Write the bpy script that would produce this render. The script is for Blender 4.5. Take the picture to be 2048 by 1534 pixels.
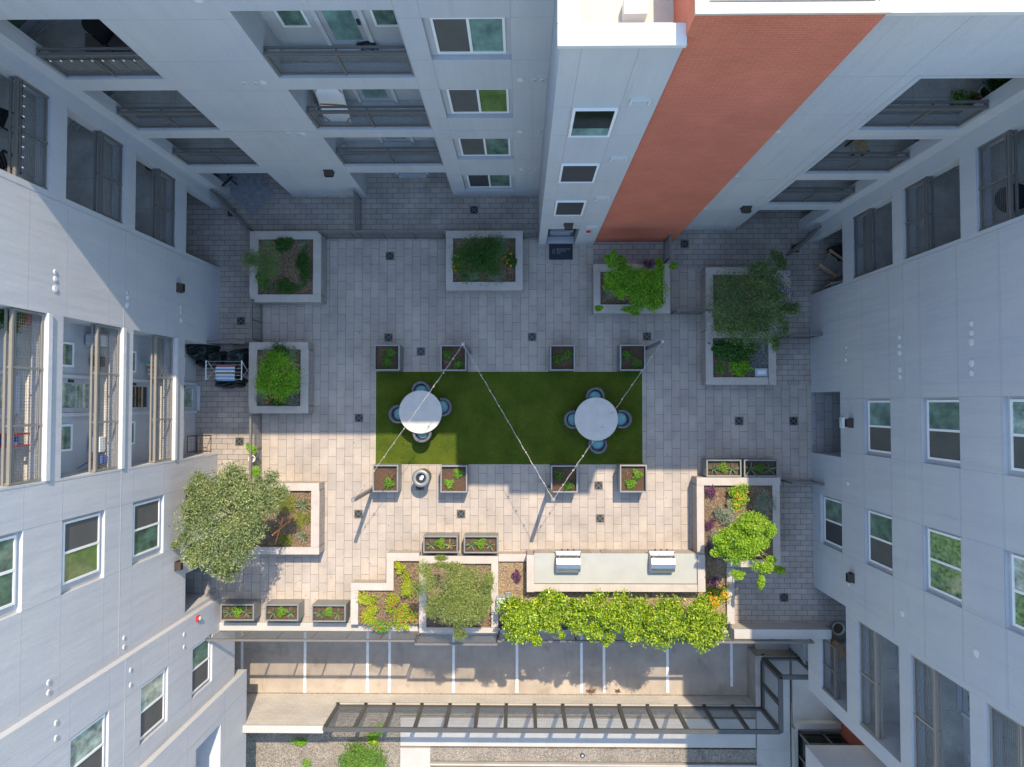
import bpy, math, random
import numpy as np
from mathutils import Vector, Matrix
random.seed(7); RNG = np.random.default_rng(7)
SC = bpy.context.scene; COL = SC.collection
for o in list(bpy.data.objects): bpy.data.objects.remove(o)

# ---------------------------------------------------------------- camera: a drone looking straight down, 25.5 m above the paving
FPX, HC, U0, V0 = 1400.0, 25.5, 1041.0, 808.0     # focal length in photo pixels, height, pixel of the point below the drone
dn = Vector(((U0-1024)/FPX, -(V0-767)/FPX, -1)).normalized()
CZ = -dn; CX = (Vector((1,0,0)) - CZ*CZ.x).normalized(); CY = CZ.cross(CX)
cam = bpy.data.cameras.new('camera'); camo = bpy.data.objects.new('camera', cam); COL.objects.link(camo)
cam.sensor_width = 36; cam.lens = FPX/2048*36; cam.clip_end = 500; cam.clip_start = .1
m = Matrix((CX, CY, CZ)).to_4x4(); m.translation = Vector((0,0,HC)); camo.matrix_world = m
SC.camera = camo
# ---------------------------------------------------------------- sky, sun, exposure
SUN = Vector((.206,.61,1)).normalized()
EL = math.asin(SUN.z); AZ = math.atan2(SUN.x, SUN.y)
w = bpy.data.worlds.new('World'); SC.world = w; w.use_nodes = True
nt = w.node_tree; nt.nodes.clear()
sk = nt.nodes.new('ShaderNodeTexSky'); sk.sky_type = 'NISHITA'; sk.sun_disc = False
sk.sun_elevation = EL; sk.sun_rotation = AZ; sk.air_density = 1.7; sk.dust_density = 1.2; sk.ozone_density = 5.0
bg = nt.nodes.new('ShaderNodeBackground'); bg.inputs[1].default_value = .15
ou = nt.nodes.new('ShaderNodeOutputWorld')
nt.links.new(sk.outputs[0], bg.inputs[0]); nt.links.new(bg.outputs[0], ou.inputs[0])
sl = bpy.data.lights.new('sun', 'SUN'); sl.energy = 2.7; sl.angle = math.radians(.5); sl.color = (1,.84,.64)
so = bpy.data.objects.new('sun', sl); COL.objects.link(so); so.rotation_euler = SUN.to_track_quat('Z','Y').to_euler(); so.location = (5,15,30)
vs = SC.view_settings; vs.view_transform = 'Standard'; vs.look = 'None'; vs.gamma = 1; vs.exposure = 1.26; vs.use_curve_mapping = False
SC.render.engine = 'CYCLES'; SC.cycles.max_bounces = 8; SC.cycles.diffuse_bounces = 5

# ---------------------------------------------------------------- pixel of the photo -> point at a known height / on a known wall (used to measure the place)
def ray(u, v):
    d = Vector(((u-1024)/FPX, -(v-767)/FPX, -1)); return CX*0 + Vector((CX.x*d.x+CY.x*d.y+CZ.x*d.z, CX.y*d.x+CY.y*d.y+CZ.y*d.z, CX.z*d.x+CY.z*d.y+CZ.z*d.z))
# rows/columns: matrix rows are world axes seen from the camera
_R = Matrix((CX, CY, CZ))
def ray(u, v): return _R @ Vector(((u-1024)/FPX, -(v-767)/FPX, -1))
def P(u, v, z=0.0):
    d = ray(u, v); t = (z-HC)/d.z; return (d.x*t, d.y*t)
def onX(u, v, x):
    d = ray(u, v); t = x/d.x; return (d.y*t, HC+d.z*t)      # (y, z)
def onY(u, v, y):
    d = ray(u, v); t = y/d.y; return (d.x*t, HC+d.z*t)      # (x, z)

# ---------------------------------------------------------------- materials
MATS = {}
def _mat(name):
    m = bpy.data.materials.new(name); m.use_nodes = True; MATS[name] = m
    return m, m.node_tree, m.node_tree.nodes['Principled BSDF']
def N(nt, typ, **kw):
    n = nt.nodes.new(typ)
    for k, v in kw.items(): setattr(n, k, v)
    return n
def ramp(nt, fac, stops):
    r = N(nt, 'ShaderNodeValToRGB'); e = r.color_ramp.elements
    while len(e) < len(stops): e.new(.5)
    for el, (p, c) in zip(e, stops): el.position = p; el.color = (*c, 1)
    nt.links.new(fac, r.inputs[0]); return r.outputs[0]
def mixc(nt, a, b, fac, mode='MULTIPLY'):
    x = N(nt, 'ShaderNodeMix', data_type='RGBA', blend_type=mode)
    for s, v in ((x.inputs[0], fac), (x.inputs[6], a), (x.inputs[7], b)):
        if hasattr(v, 'is_output') or hasattr(v, 'links'): nt.links.new(v, s)
        elif isinstance(v, tuple): s.default_value = (*v, 1)
        else: s.default_value = v
    return x.outputs[2]
def noise(nt, scale, detail=4, rough=.6, vec=None, dist=0):
    n = N(nt, 'ShaderNodeTexNoise'); n.inputs['Scale'].default_value = scale; n.inputs['Detail'].default_value = detail
    n.inputs['Roughness'].default_value = rough; n.inputs['Distortion'].default_value = dist
    if vec is None: vec = N(nt, 'ShaderNodeNewGeometry').outputs['Position']
    nt.links.new(vec, n.inputs['Vector']); return n.outputs[0]
def bump(nt, bs, h, strength=.3, dist=.01):
    b = N(nt, 'ShaderNodeBump'); b.inputs['Strength'].default_value = strength; b.inputs['Distance'].default_value = dist
    nt.links.new(h, b.inputs['Height']); nt.links.new(b.outputs[0], bs.inputs['Normal'])
def plain(name, c, rough=.7, metal=0, var=.12, scale=3, fine=60, bmp=.15, spec=.5, emit=None):
    m, nt, bs = _mat(name)
    lo = tuple(1-var for _ in range(3)); hi = tuple(1+var for _ in range(3))
    a = ramp(nt, noise(nt, scale, 5), [(.3, lo), (.7, hi)])
    b = ramp(nt, noise(nt, fine, 2), [(.3, (1-var*.6,)*3), (.7, (1+var*.6,)*3)])
    col = mixc(nt, mixc(nt, tuple(c), a, 1.0), b, 1.0)
    nt.links.new(col, bs.inputs['Base Color']); bs.inputs['Roughness'].default_value = rough; bs.inputs['Metallic'].default_value = metal
    bs.inputs['Specular IOR Level'].default_value = spec
    if bmp: bump(nt, bs, noise(nt, fine*1.3, 3), bmp, .008)
    return m
def stucco(name, c, streak=.06):
    m, nt, bs = _mat(name)
    g = N(nt, 'ShaderNodeNewGeometry').outputs['Position']
    mp = N(nt, 'ShaderNodeMapping'); mp.inputs['Scale'].default_value = (1.6,1.6,.22); nt.links.new(g, mp.inputs[0])
    a = ramp(nt, noise(nt, 1.4, 5, .6, mp.outputs[0]), [(.3, (1-streak,)*3), (.7, (1+streak,)*3)])
    b = ramp(nt, noise(nt, 40, 3), [(.3, (.93,)*3), (.7, (1.07,)*3)])
    d = ramp(nt, noise(nt, .5, 3), [(.35, (.96,.97,.99)), (.65, (1.04,1.03,1.0))])
    col = mixc(nt, mixc(nt, mixc(nt, c, a, 1.), b, 1.), d, 1.)
    nt.links.new(col, bs.inputs['Base Color']); bs.inputs['Roughness'].default_value = .9; bs.inputs['Specular IOR Level'].default_value = .25
    mp3 = N(nt, 'ShaderNodeMapping'); mp3.inputs['Scale'].default_value = (5,5,.16); nt.links.new(g, mp3.inputs[0])
    col = mixc(nt, col, ramp(nt, noise(nt, 1.3, 4, .7, mp3.outputs[0]), [(.30, (.93,.93,.92)), (.44, (1,1,1))]), 1.); nt.links.new(col, bs.inputs['Base Color'])
    # sand float finish and slight unevenness of the sheets
    mp2 = N(nt, 'ShaderNodeMapping'); mp2.inputs['Scale'].default_value = (3.2,3.2,.5); nt.links.new(g, mp2.inputs[0])
    h1 = noise(nt, 1.1, 2, .5, mp2.outputs[0]); h2 = noise(nt, 55, 3)
    b1 = N(nt, 'ShaderNodeBump'); b1.inputs['Strength'].default_value = .5; b1.inputs['Distance'].default_value = .035; nt.links.new(h1, b1.inputs['Height'])
    b2 = N(nt, 'ShaderNodeBump'); b2.inputs['Strength'].default_value = .25; b2.inputs['Distance'].default_value = .006; nt.links.new(h2, b2.inputs['Height'])
    nt.links.new(b1.outputs[0], b2.inputs['Normal']); nt.links.new(b2.outputs[0], bs.inputs['Normal'])
    return m
def brick(name, axes, bw, rh, c1, c2, cm, mortar=.006, off=(0,0), rough=.85, var=.12, squash=.5, stain=.12):
    """axes: which world axes give (along brick, across rows)"""
    m, nt, bs = _mat(name)
    g = N(nt, 'ShaderNodeNewGeometry').outputs['Position']
    sp = N(nt, 'ShaderNodeSeparateXYZ'); nt.links.new(g, sp.inputs[0])
    cb = N(nt, 'ShaderNodeCombineXYZ')
    for i, a in enumerate(axes):
        if a == 'S':       # whichever horizontal axis runs along the face
            ad = N(nt, 'ShaderNodeMath', operation='ADD'); nt.links.new(sp.outputs[0], ad.inputs[0]); nt.links.new(sp.outputs[1], ad.inputs[1]); src = ad.outputs[0]
        else: src = sp.outputs['XYZ'.index(a)]
        ad = N(nt, 'ShaderNodeMath', operation='ADD'); ad.inputs[1].default_value = off[i] + 50; nt.links.new(src, ad.inputs[0])
        nt.links.new(ad.outputs[0], cb.inputs[i])
    t = N(nt, 'ShaderNodeTexBrick'); t.inputs['Scale'].default_value = 1; t.inputs['Brick Width'].default_value = bw; t.inputs['Row Height'].default_value = rh
    t.inputs['Mortar Size'].default_value = mortar; t.inputs['Mortar Smooth'].default_value = .1; t.inputs['Bias'].default_value = 0
    t.offset = squash; t.inputs['Color1'].default_value = (*c1,1); t.inputs['Color2'].default_value = (*c2,1); t.inputs['Mortar'].default_value = (*cm,1)
    nt.links.new(cb.outputs[0], t.inputs['Vector'])
    a = ramp(nt, noise(nt, 1.1, 5), [(.3, (1-stain,)*3), (.7, (1+stain*.6,)*3)])
    b = ramp(nt, noise(nt, 45, 3), [(.25, (1-var,)*3), (.75, (1+var,)*3)])
    col = mixc(nt, mixc(nt, t.outputs[0], a, 1.), b, 1.)
    if axes != 'SZ':
        v = N(nt, 'ShaderNodeTexVoronoi'); v.inputs['Scale'].default_value = 1.7; v.inputs['Randomness'].default_value = 1; nt.links.new(g, v.inputs['Vector'])
        col = mixc(nt, col, ramp(nt, v.outputs['Distance'], [(.035, (.62,.58,.54)), (.06, (1,1,1))]), 1.)
        col = mixc(nt, col, ramp(nt, noise(nt, 5.5, 6, .75), [(.27, (.80,.78,.75)), (.36, (1,1,1))]), 1.)
        col = mixc(nt, col, ramp(nt, noise(nt, .35, 4, .6), [(.3, (.90,.90,.90)), (.7, (1.05,1.04,1.03))]), 1.)
    nt.links.new(col, bs.inputs['Base Color']); bs.inputs['Roughness'].default_value = rough; bs.inputs['Specular IOR Level'].default_value = .3
    iv = N(nt, 'ShaderNodeMath', operation='SUBTRACT'); iv.inputs[0].default_value = 1; nt.links.new(t.outputs[1], iv.inputs[1])
    bump(nt, bs, iv.outputs[0], .5, .006)
    return m
def gravel(name, cols, scale=30, bmp=.8):
    m, nt, bs = _mat(name)
    v = N(nt, 'ShaderNodeTexVoronoi'); v.inputs['Scale'].default_value = scale; v.inputs['Randomness'].default_value = 1
    nt.links.new(N(nt, 'ShaderNodeNewGeometry').outputs['Position'], v.inputs['Vector'])
    sp = N(nt, 'ShaderNodeSeparateColor'); nt.links.new(v.outputs['Color'], sp.inputs[0])
    k = len(cols); c = ramp(nt, sp.outputs[0], [(i/(k-1), cc) for i, cc in enumerate(cols)])
    a = ramp(nt, noise(nt, 1.3, 4), [(.3, (.78,)*3), (.7, (1.15,)*3)])
    dk = ramp(nt, v.outputs['Distance'], [(0, (1,)*3), (.9, (.45,)*3)])
    nt.links.new(mixc(nt, mixc(nt, c, a, 1.), dk, 1.), bs.inputs['Base Color']); bs.inputs['Roughness'].default_value = .95; bs.inputs['Specular IOR Level'].default_value = .2
    iv = N(nt, 'ShaderNodeMath', operation='SUBTRACT'); iv.inputs[0].default_value = 1; nt.links.new(v.outputs['Distance'], iv.inputs[1])
    bump(nt, bs, iv.outputs[0], bmp, .02); return m
def leafmat(name, cols, trans=.35, rough=.5, clump=1.2):
    m, nt, bs = _mat(name)
    g = N(nt, 'ShaderNodeNewGeometry'); k = len(cols)
    c = ramp(nt, g.outputs['Random Per Island'], [(i/(k-1), cc) for i, cc in enumerate(cols)])
    a = ramp(nt, noise(nt, clump, 3), [(.3, (.75,.8,.8)), (.7, (1.2,1.15,1.1))])
    col = mixc(nt, c, a, 1.)
    nt.links.new(col, bs.inputs['Base Color']); bs.inputs['Roughness'].default_value = rough; bs.inputs['Specular IOR Level'].default_value = .35
    tr = N(nt, 'ShaderNodeBsdfTranslucent'); mx = N(nt, 'ShaderNodeMixShader'); mx.inputs[0].default_value = trans
    nt.links.new(mixc(nt, col, (1.25,1.3,.6), 1.), tr.inputs[0])
    nt.links.new(bs.outputs[0], mx.inputs[1]); nt.links.new(tr.outputs[0], mx.inputs[2])
    nt.links.new(mx.outputs[0], nt.nodes['Material Output'].inputs[0]); return m
def glass(name, c, rough=.06, spec=.8, blind=None, sc=.9, det=3, lo=.6, hi=1.4):
    m, nt, bs = _mat(name)
    g = N(nt, 'ShaderNodeNewGeometry').outputs['Position']
    mp = N(nt, 'ShaderNodeMapping'); mp.inputs['Scale'].default_value = (2.,2.,1.2); nt.links.new(g, mp.inputs[0])
    a = ramp(nt, noise(nt, sc, det, .65, mp.outputs[0]), [(.35, (lo,)*3), (.65, (hi,)*3)])  # patchy tone imitates reflections in the panes
    col = mixc(nt, c, a, 1.)
    if blind:
        wv = N(nt, 'ShaderNodeTexWave', bands_direction='Z'); wv.inputs['Scale'].default_value = blind; nt.links.new(g, wv.inputs[0])
        col = mixc(nt, col, ramp(nt, wv.outputs[0], [(.2, (.8,)*3), (.8, (1.1,)*3)]), 1.)
    nt.links.new(col, bs.inputs['Base Color']); bs.inputs['Roughness'].default_value = rough; bs.inputs['Specular IOR Level'].default_value = spec
    return m

stucco('stucco', (.475,.48,.495), .035); stucco('stucco_pale', (.55,.56,.57), .04)
plain('joint', (.33,.335,.345), .9, var=.05); plain('metal_reveal', (.62,.66,.70), .4, .6, var=.04)
plain('slab_concrete', (.50,.48,.44), .85, var=.22, scale=1.6, fine=30)
plain('ceiling', (.45,.46,.47), .9, var=.05)
brick('pavers_large', 'YX', .61, .305, (.43,.375,.32), (.37,.33,.295), (.15,.135,.12), .0065, off=(.10,.02), stain=.18)
brick('pavers_small', 'XY', .40, .192, (.40,.35,.305), (.32,.29,.265), (.10,.09,.08), .007, off=(.1,.03), stain=.2)
brick('pavers_passage', 'YX', .61, .305, (.32,.31,.30), (.24,.235,.23), (.08,.08,.08), .0065)
brick('block_wall', 'SZ', .40, .2, (.42,.375,.33), (.34,.31,.28), (.20,.18,.165), .006, off=(0,0), stain=.1)
plain('cap_stone', (.44,.395,.355), .85, var=.09, scale=2.2, fine=70, bmp=.25)
brick('red_brick', 'SZ', .21, .071, (.58,.165,.10), (.54,.15,.088), (.58,.24,.16), .005, rough=.85, var=.07, stain=.11)
plain('roof_cream', (.55,.49,.40), .85, var=.12, scale=1.2); plain('roof_white', (.60,.585,.55), .6, var=.05)
plain('concrete', (.40,.375,.34), .85, var=.13, scale=.9, fine=40); plain('concrete_pale', (.43,.415,.385), .85, var=.09, scale=.9, fine=40)
plain('counter_concrete', (.36,.37,.335), .6, var=.06, scale=2)
brick('block_pale', 'SZ', .40, .2, (.55,.52,.475), (.50,.475,.44), (.36,.34,.31), .006)
plain('rail_dark', (.085,.085,.08), .5, .2, var=.08, bmp=0)
plain('rail_sunlit', (.26,.245,.215), .5, .2, var=.06, bmp=0)  # lighter copy of the rail metal; sunlight is put into the colour
plain('driveway_concrete', (.37,.32,.265), .85, var=.2, scale=.7, fine=35); MATS['driveway_concrete'].name='driveway_concrete'
def overlay(name, stops, scale, stretch=(1,1,1), rough=.6):
    nt = MATS[name].node_tree; bs = nt.nodes['Principled BSDF']; src = bs.inputs['Base Color'].links[0].from_socket
    g = N(nt, 'ShaderNodeNewGeometry').outputs['Position']; mp = N(nt, 'ShaderNodeMapping'); mp.inputs['Scale'].default_value = stretch; nt.links.new(g, mp.inputs[0])
    nt.links.new(mixc(nt, src, ramp(nt, noise(nt, scale, 5, rough, mp.outputs[0]), stops), 1.), bs.inputs['Base Color'])
overlay('driveway_concrete', [(.3,(.80,.78,.76)),(.42,(1,1,1))], 1.1)
overlay('driveway_concrete', [(.34,(.9,.89,.88)),(.45,(1,1,1))], 3.0, (1,.2,1))
plain('white_paint', (.78,.78,.77), .7, var=.08, scale=5)
plain('frame_white', (.80,.80,.79), .45, var=.03, bmp=0); plain('door_paint', (.40,.40,.43), .5, var=.04, bmp=0)
plain('rail_metal', (.18,.17,.155), .5, .3, var=.08, bmp=0); plain('rail_tan', (.33,.29,.24), .5, .2, var=.06, bmp=0)
plain('mesh_wire', (.22,.215,.20), .5, .4, var=.05, bmp=0); plain('planter_steel', (.235,.25,.245), .45, .35, var=.1, scale=2, fine=90, bmp=.05)
plain('dark_metal', (.035,.037,.04), .45, .5, var=.1, bmp=0); plain('pole_steel', (.25,.245,.23), .45, .5, var=.08, bmp=0)
plain('bronze', (.07,.052,.042), .5, .3, var=.1, bmp=0); plain('steel', (.50,.49,.47), .36, 1., var=.05, scale=6, fine=150, bmp=.03)
plain('alu', (.70,.72,.74), .35, .8, var=.04, bmp=0); plain('vent_white', (.60,.59,.56), .5, var=.03, bmp=0); plain('vent_grey', (.35,.35,.34), .6, var=.05, bmp=0)
plain('grate_bar', (.13,.14,.145), .5, .4, bmp=0)
plain('grate', (.045,.055,.06), .5, .4, var=.1, bmp=0); plain('grate_rim', (.20,.17,.13), .6, .3, var=.1, bmp=0)
plain('drain_well', (.015,.015,.016), .9, bmp=0)
gravel('mulch', [(.12,.075,.05), (.25,.165,.105), (.40,.29,.19), (.18,.12,.08), (.48,.37,.25)], 38)
gravel('mulch_gold', [(.22,.15,.09), (.40,.28,.17), (.55,.42,.27), (.30,.20,.12), (.60,.48,.32)], 34)
gravel('soil', [(.09,.055,.038), (.15,.09,.06), (.19,.12,.08), (.12,.08,.055)], 60, .5)
gravel('gravel', [(.22,.19,.15), (.34,.30,.25), (.46,.42,.36), (.28,.25,.21)], 26); gravel('gravel_dark', [(.12,.12,.11), (.2,.2,.19), (.3,.3,.28)], 30)
plain('table_top', (.52,.49,.45), .7, var=.08, scale=4); plain('wicker', (.115,.12,.14), .8, var=.2, scale=8, fine=120, bmp=.4)
plain('aqua_fabric', (.17,.35,.36), .9, var=.07, scale=6, fine=150); plain('rubber_mat', (.022,.028,.038), .85, var=.2, scale=8, fine=90)
plain('tarp_black', (.010,.018,.020), .38, var=.25, scale=5, bmp=.1); plain('red', (.55,.025,.02), .4, bmp=0); plain('green_letters', (.05,.42,.10), .5, bmp=0, var=.05)
plain('grey_letters', (.25,.28,.30), .8, bmp=0, var=.05)
plain('wood', (.42,.20,.085), .7, var=.2, scale=12, fine=60); plain('wood_pale', (.50,.32,.17), .65, var=.15, scale=10); plain('bark', (.20,.15,.11), .9, var=.25, scale=10, fine=50, bmp=.5)
plain('stake', (.50,.20,.07), .75, var=.18, scale=14); plain('twig_grey', (.30,.24,.21), .9, var=.2)
plain('cardboard', (.40,.24,.12), .85, var=.08); plain('terracotta', (.35,.11,.05), .8, var=.1); plain('ceramic_dark', (.03,.035,.03), .35, bmp=0)
plain('rug_grey', (.22,.22,.24), .95, var=.22, scale=7, fine=140); plain('rug_brown', (.19,.155,.13), .95, var=.15, scale=6, fine=100); plain('cushion_grey', (.24,.23,.21), .95, var=.08, fine=120)
plain('plastic_white', (.66,.67,.68), .4, bmp=0, var=.04); plain('blue_paint', (.03,.09,.30), .6, bmp=0, var=.1); plain('box_grey', (.42,.45,.48), .5, .2, bmp=0, var=.05)
plain('orange_fabric', (.55,.17,.06), .9, var=.08); plain('teal_fabric', (.15,.35,.40), .9); plain('bulb', (.55,.50,.40), .2, bmp=0); plain('cable', (.55,.53,.50), .5, .3, bmp=0, var=.04)
plain('dirt_brown', (.12,.06,.03), .9, var=.4, scale=20); plain('black_plastic', (.012,.012,.013), .35, bmp=0)
glass('glass_green', (.10,.17,.125), blind=18, sc=1.5, det=6, lo=.6, hi=1.7); glass('glass_teal', (.16,.28,.24), blind=26); glass('glass_leaf_reflection', (.16,.24,.12), sc=5, det=9, lo=.45, hi=1.7); glass('glass_lime', (.13,.19,.06), sc=1.5, det=5, lo=.75, hi=1.3); glass('glass_dark', (.015,.02,.02)); glass('glass_pale', (.22,.29,.25), blind=22, sc=1.8, det=7, lo=.5, hi=2.0)  # leaf pane: reflected foliage is painted into the glass colour
plain('insect_screen', (.095,.095,.088), .8, var=.12, scale=2, fine=150, bmp=0); plain('insect_screen_dark', (.05,.05,.052), .8, var=.1, scale=2, fine=150, bmp=0)
# artificial turf
m, nt, bs = _mat('turf')
a = ramp(nt, noise(nt, 1.2, 3), [(.3, (.7,.78,.7)), (.7, (1.25,1.15,1.1))]); b = ramp(nt, noise(nt, 70, 3, .7), [(.3, (.7,)*3), (.7, (1.3,)*3)])
nt.links.new(mixc(nt, mixc(nt, (.07,.10,.012), a, 1.), b, 1.), bs.inputs['Base Color']); bs.inputs['Roughness'].default_value = .95; bs.inputs['Specular IOR Level'].default_value = .1
bump(nt, bs, noise(nt, 110, 3, .8), .35, .006)
leafmat('turf_blades', [(.05,.085,.01), (.085,.13,.012), (.13,.17,.02), (.10,.15,.016)], .3, .8)
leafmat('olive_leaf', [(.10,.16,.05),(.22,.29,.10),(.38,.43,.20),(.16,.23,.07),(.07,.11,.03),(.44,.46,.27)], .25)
leafmat('shade_olive', [(0.076,0.143,0.059), (0.151,0.236,0.093), (0.270,0.355,0.161), (0.119,0.186,0.068), (0.236,0.320,0.050)])  # darker copy of the olive foliage; shade is put into the colour
leafmat('feather_leaf', [(0.171,0.233,0.054), (0.279,0.342,0.093), (0.389,0.435,0.155), (0.202,0.279,0.070)])
leafmat('bright_leaf', [(0.162,0.297,0.016), (0.270,0.459,0.034), (0.405,0.567,0.054), (0.216,0.378,0.027)])
leafmat('lime_leaf', [(0.101,0.259,0.015), (0.187,0.402,0.025), (0.287,0.517,0.036), (0.129,0.302,0.017)])
leafmat('citrus_leaf', [(.03,.08,.005),(.16,.29,.014),(.40,.55,.035),(.05,.12,.008),(.50,.58,.05),(.09,.19,.01)], .2, .35, 4.0)  # darkest greens paint in the shaded gaps between leaves
leafmat('yellow_leaf', [(0.180,0.270,0.015), (0.360,0.450,0.030), (0.510,0.510,0.045), (0.270,0.360,0.022)])
leafmat('deep_leaf', [(0.030,0.105,0.018), (0.068,0.180,0.030), (0.053,0.135,0.022), (0.105,0.225,0.045)])
leafmat('dusty_leaf', [(.16,.20,.15), (.25,.29,.22), (.34,.37,.29), (.20,.24,.18)], .2)
leafmat('purple_leaf', [(.10,.03,.09), (.17,.07,.15), (.08,.02,.06), (.24,.12,.22)], .2)
leafmat('aloe_leaf', [(.09,.15,.075),(.13,.19,.10),(.07,.12,.06)], .1, .4); leafmat('dry_leaf', [(.40,.33,.12), (.30,.24,.08), (.45,.30,.15)], .2)
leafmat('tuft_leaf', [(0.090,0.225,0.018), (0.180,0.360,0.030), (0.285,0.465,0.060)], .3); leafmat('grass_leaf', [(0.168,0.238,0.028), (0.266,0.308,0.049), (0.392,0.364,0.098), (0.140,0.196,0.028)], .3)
leafmat('shade_tuft', [(0.070,0.154,0.021), (0.112,0.238,0.028), (0.154,0.280,0.049)], .25)  # tuft foliage darkened for shaded beds; the shade sits in its colour
leafmat('marigold', [(.75,.38,.01), (.80,.28,.005), (.80,.52,.02)], .2); leafmat('pink_flower', [(.65,.04,.10), (.7,.10,.16)], .2)
def stripes(name, cols, axis='Y', period=.2):
    m, nt, bs = _mat(name); g = N(nt, 'ShaderNodeNewGeometry').outputs['Position']; sp = N(nt, 'ShaderNodeSeparateXYZ'); nt.links.new(g, sp.inputs[0])
    d = N(nt, 'ShaderNodeMath', operation='MULTIPLY'); d.inputs[1].default_value = 1/period; nt.links.new(sp.outputs['XYZ'.index(axis)], d.inputs[0])
    f = N(nt, 'ShaderNodeMath', operation='FRACT'); nt.links.new(d.outputs[0], f.inputs[0])
    r = N(nt, 'ShaderNodeValToRGB'); r.color_ramp.interpolation = 'CONSTANT'; e = r.color_ramp.elements
    while len(e) < len(cols): e.new(.5)
    for i, c in enumerate(cols): e[i].position = i/len(cols); e[i].color = (*c,1)
    nt.links.new(f.outputs[0], r.inputs[0]); nt.links.new(r.outputs[0], bs.inputs['Base Color']); bs.inputs['Roughness'].default_value = .95
stripes('towel', [(.55,.58,.62),(.35,.10,.12),(.55,.58,.62),(.15,.28,.45),(.5,.55,.6),(.2,.35,.5),(.6,.6,.55),(.12,.14,.10),(.6,.62,.6),(.10,.25,.5)], 'Y', .62)
stripes('lawn_webbing', [(.55,.2,.07),(.6,.6,.55),(.15,.35,.42),(.6,.55,.5)], 'Y', .28)

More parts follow.
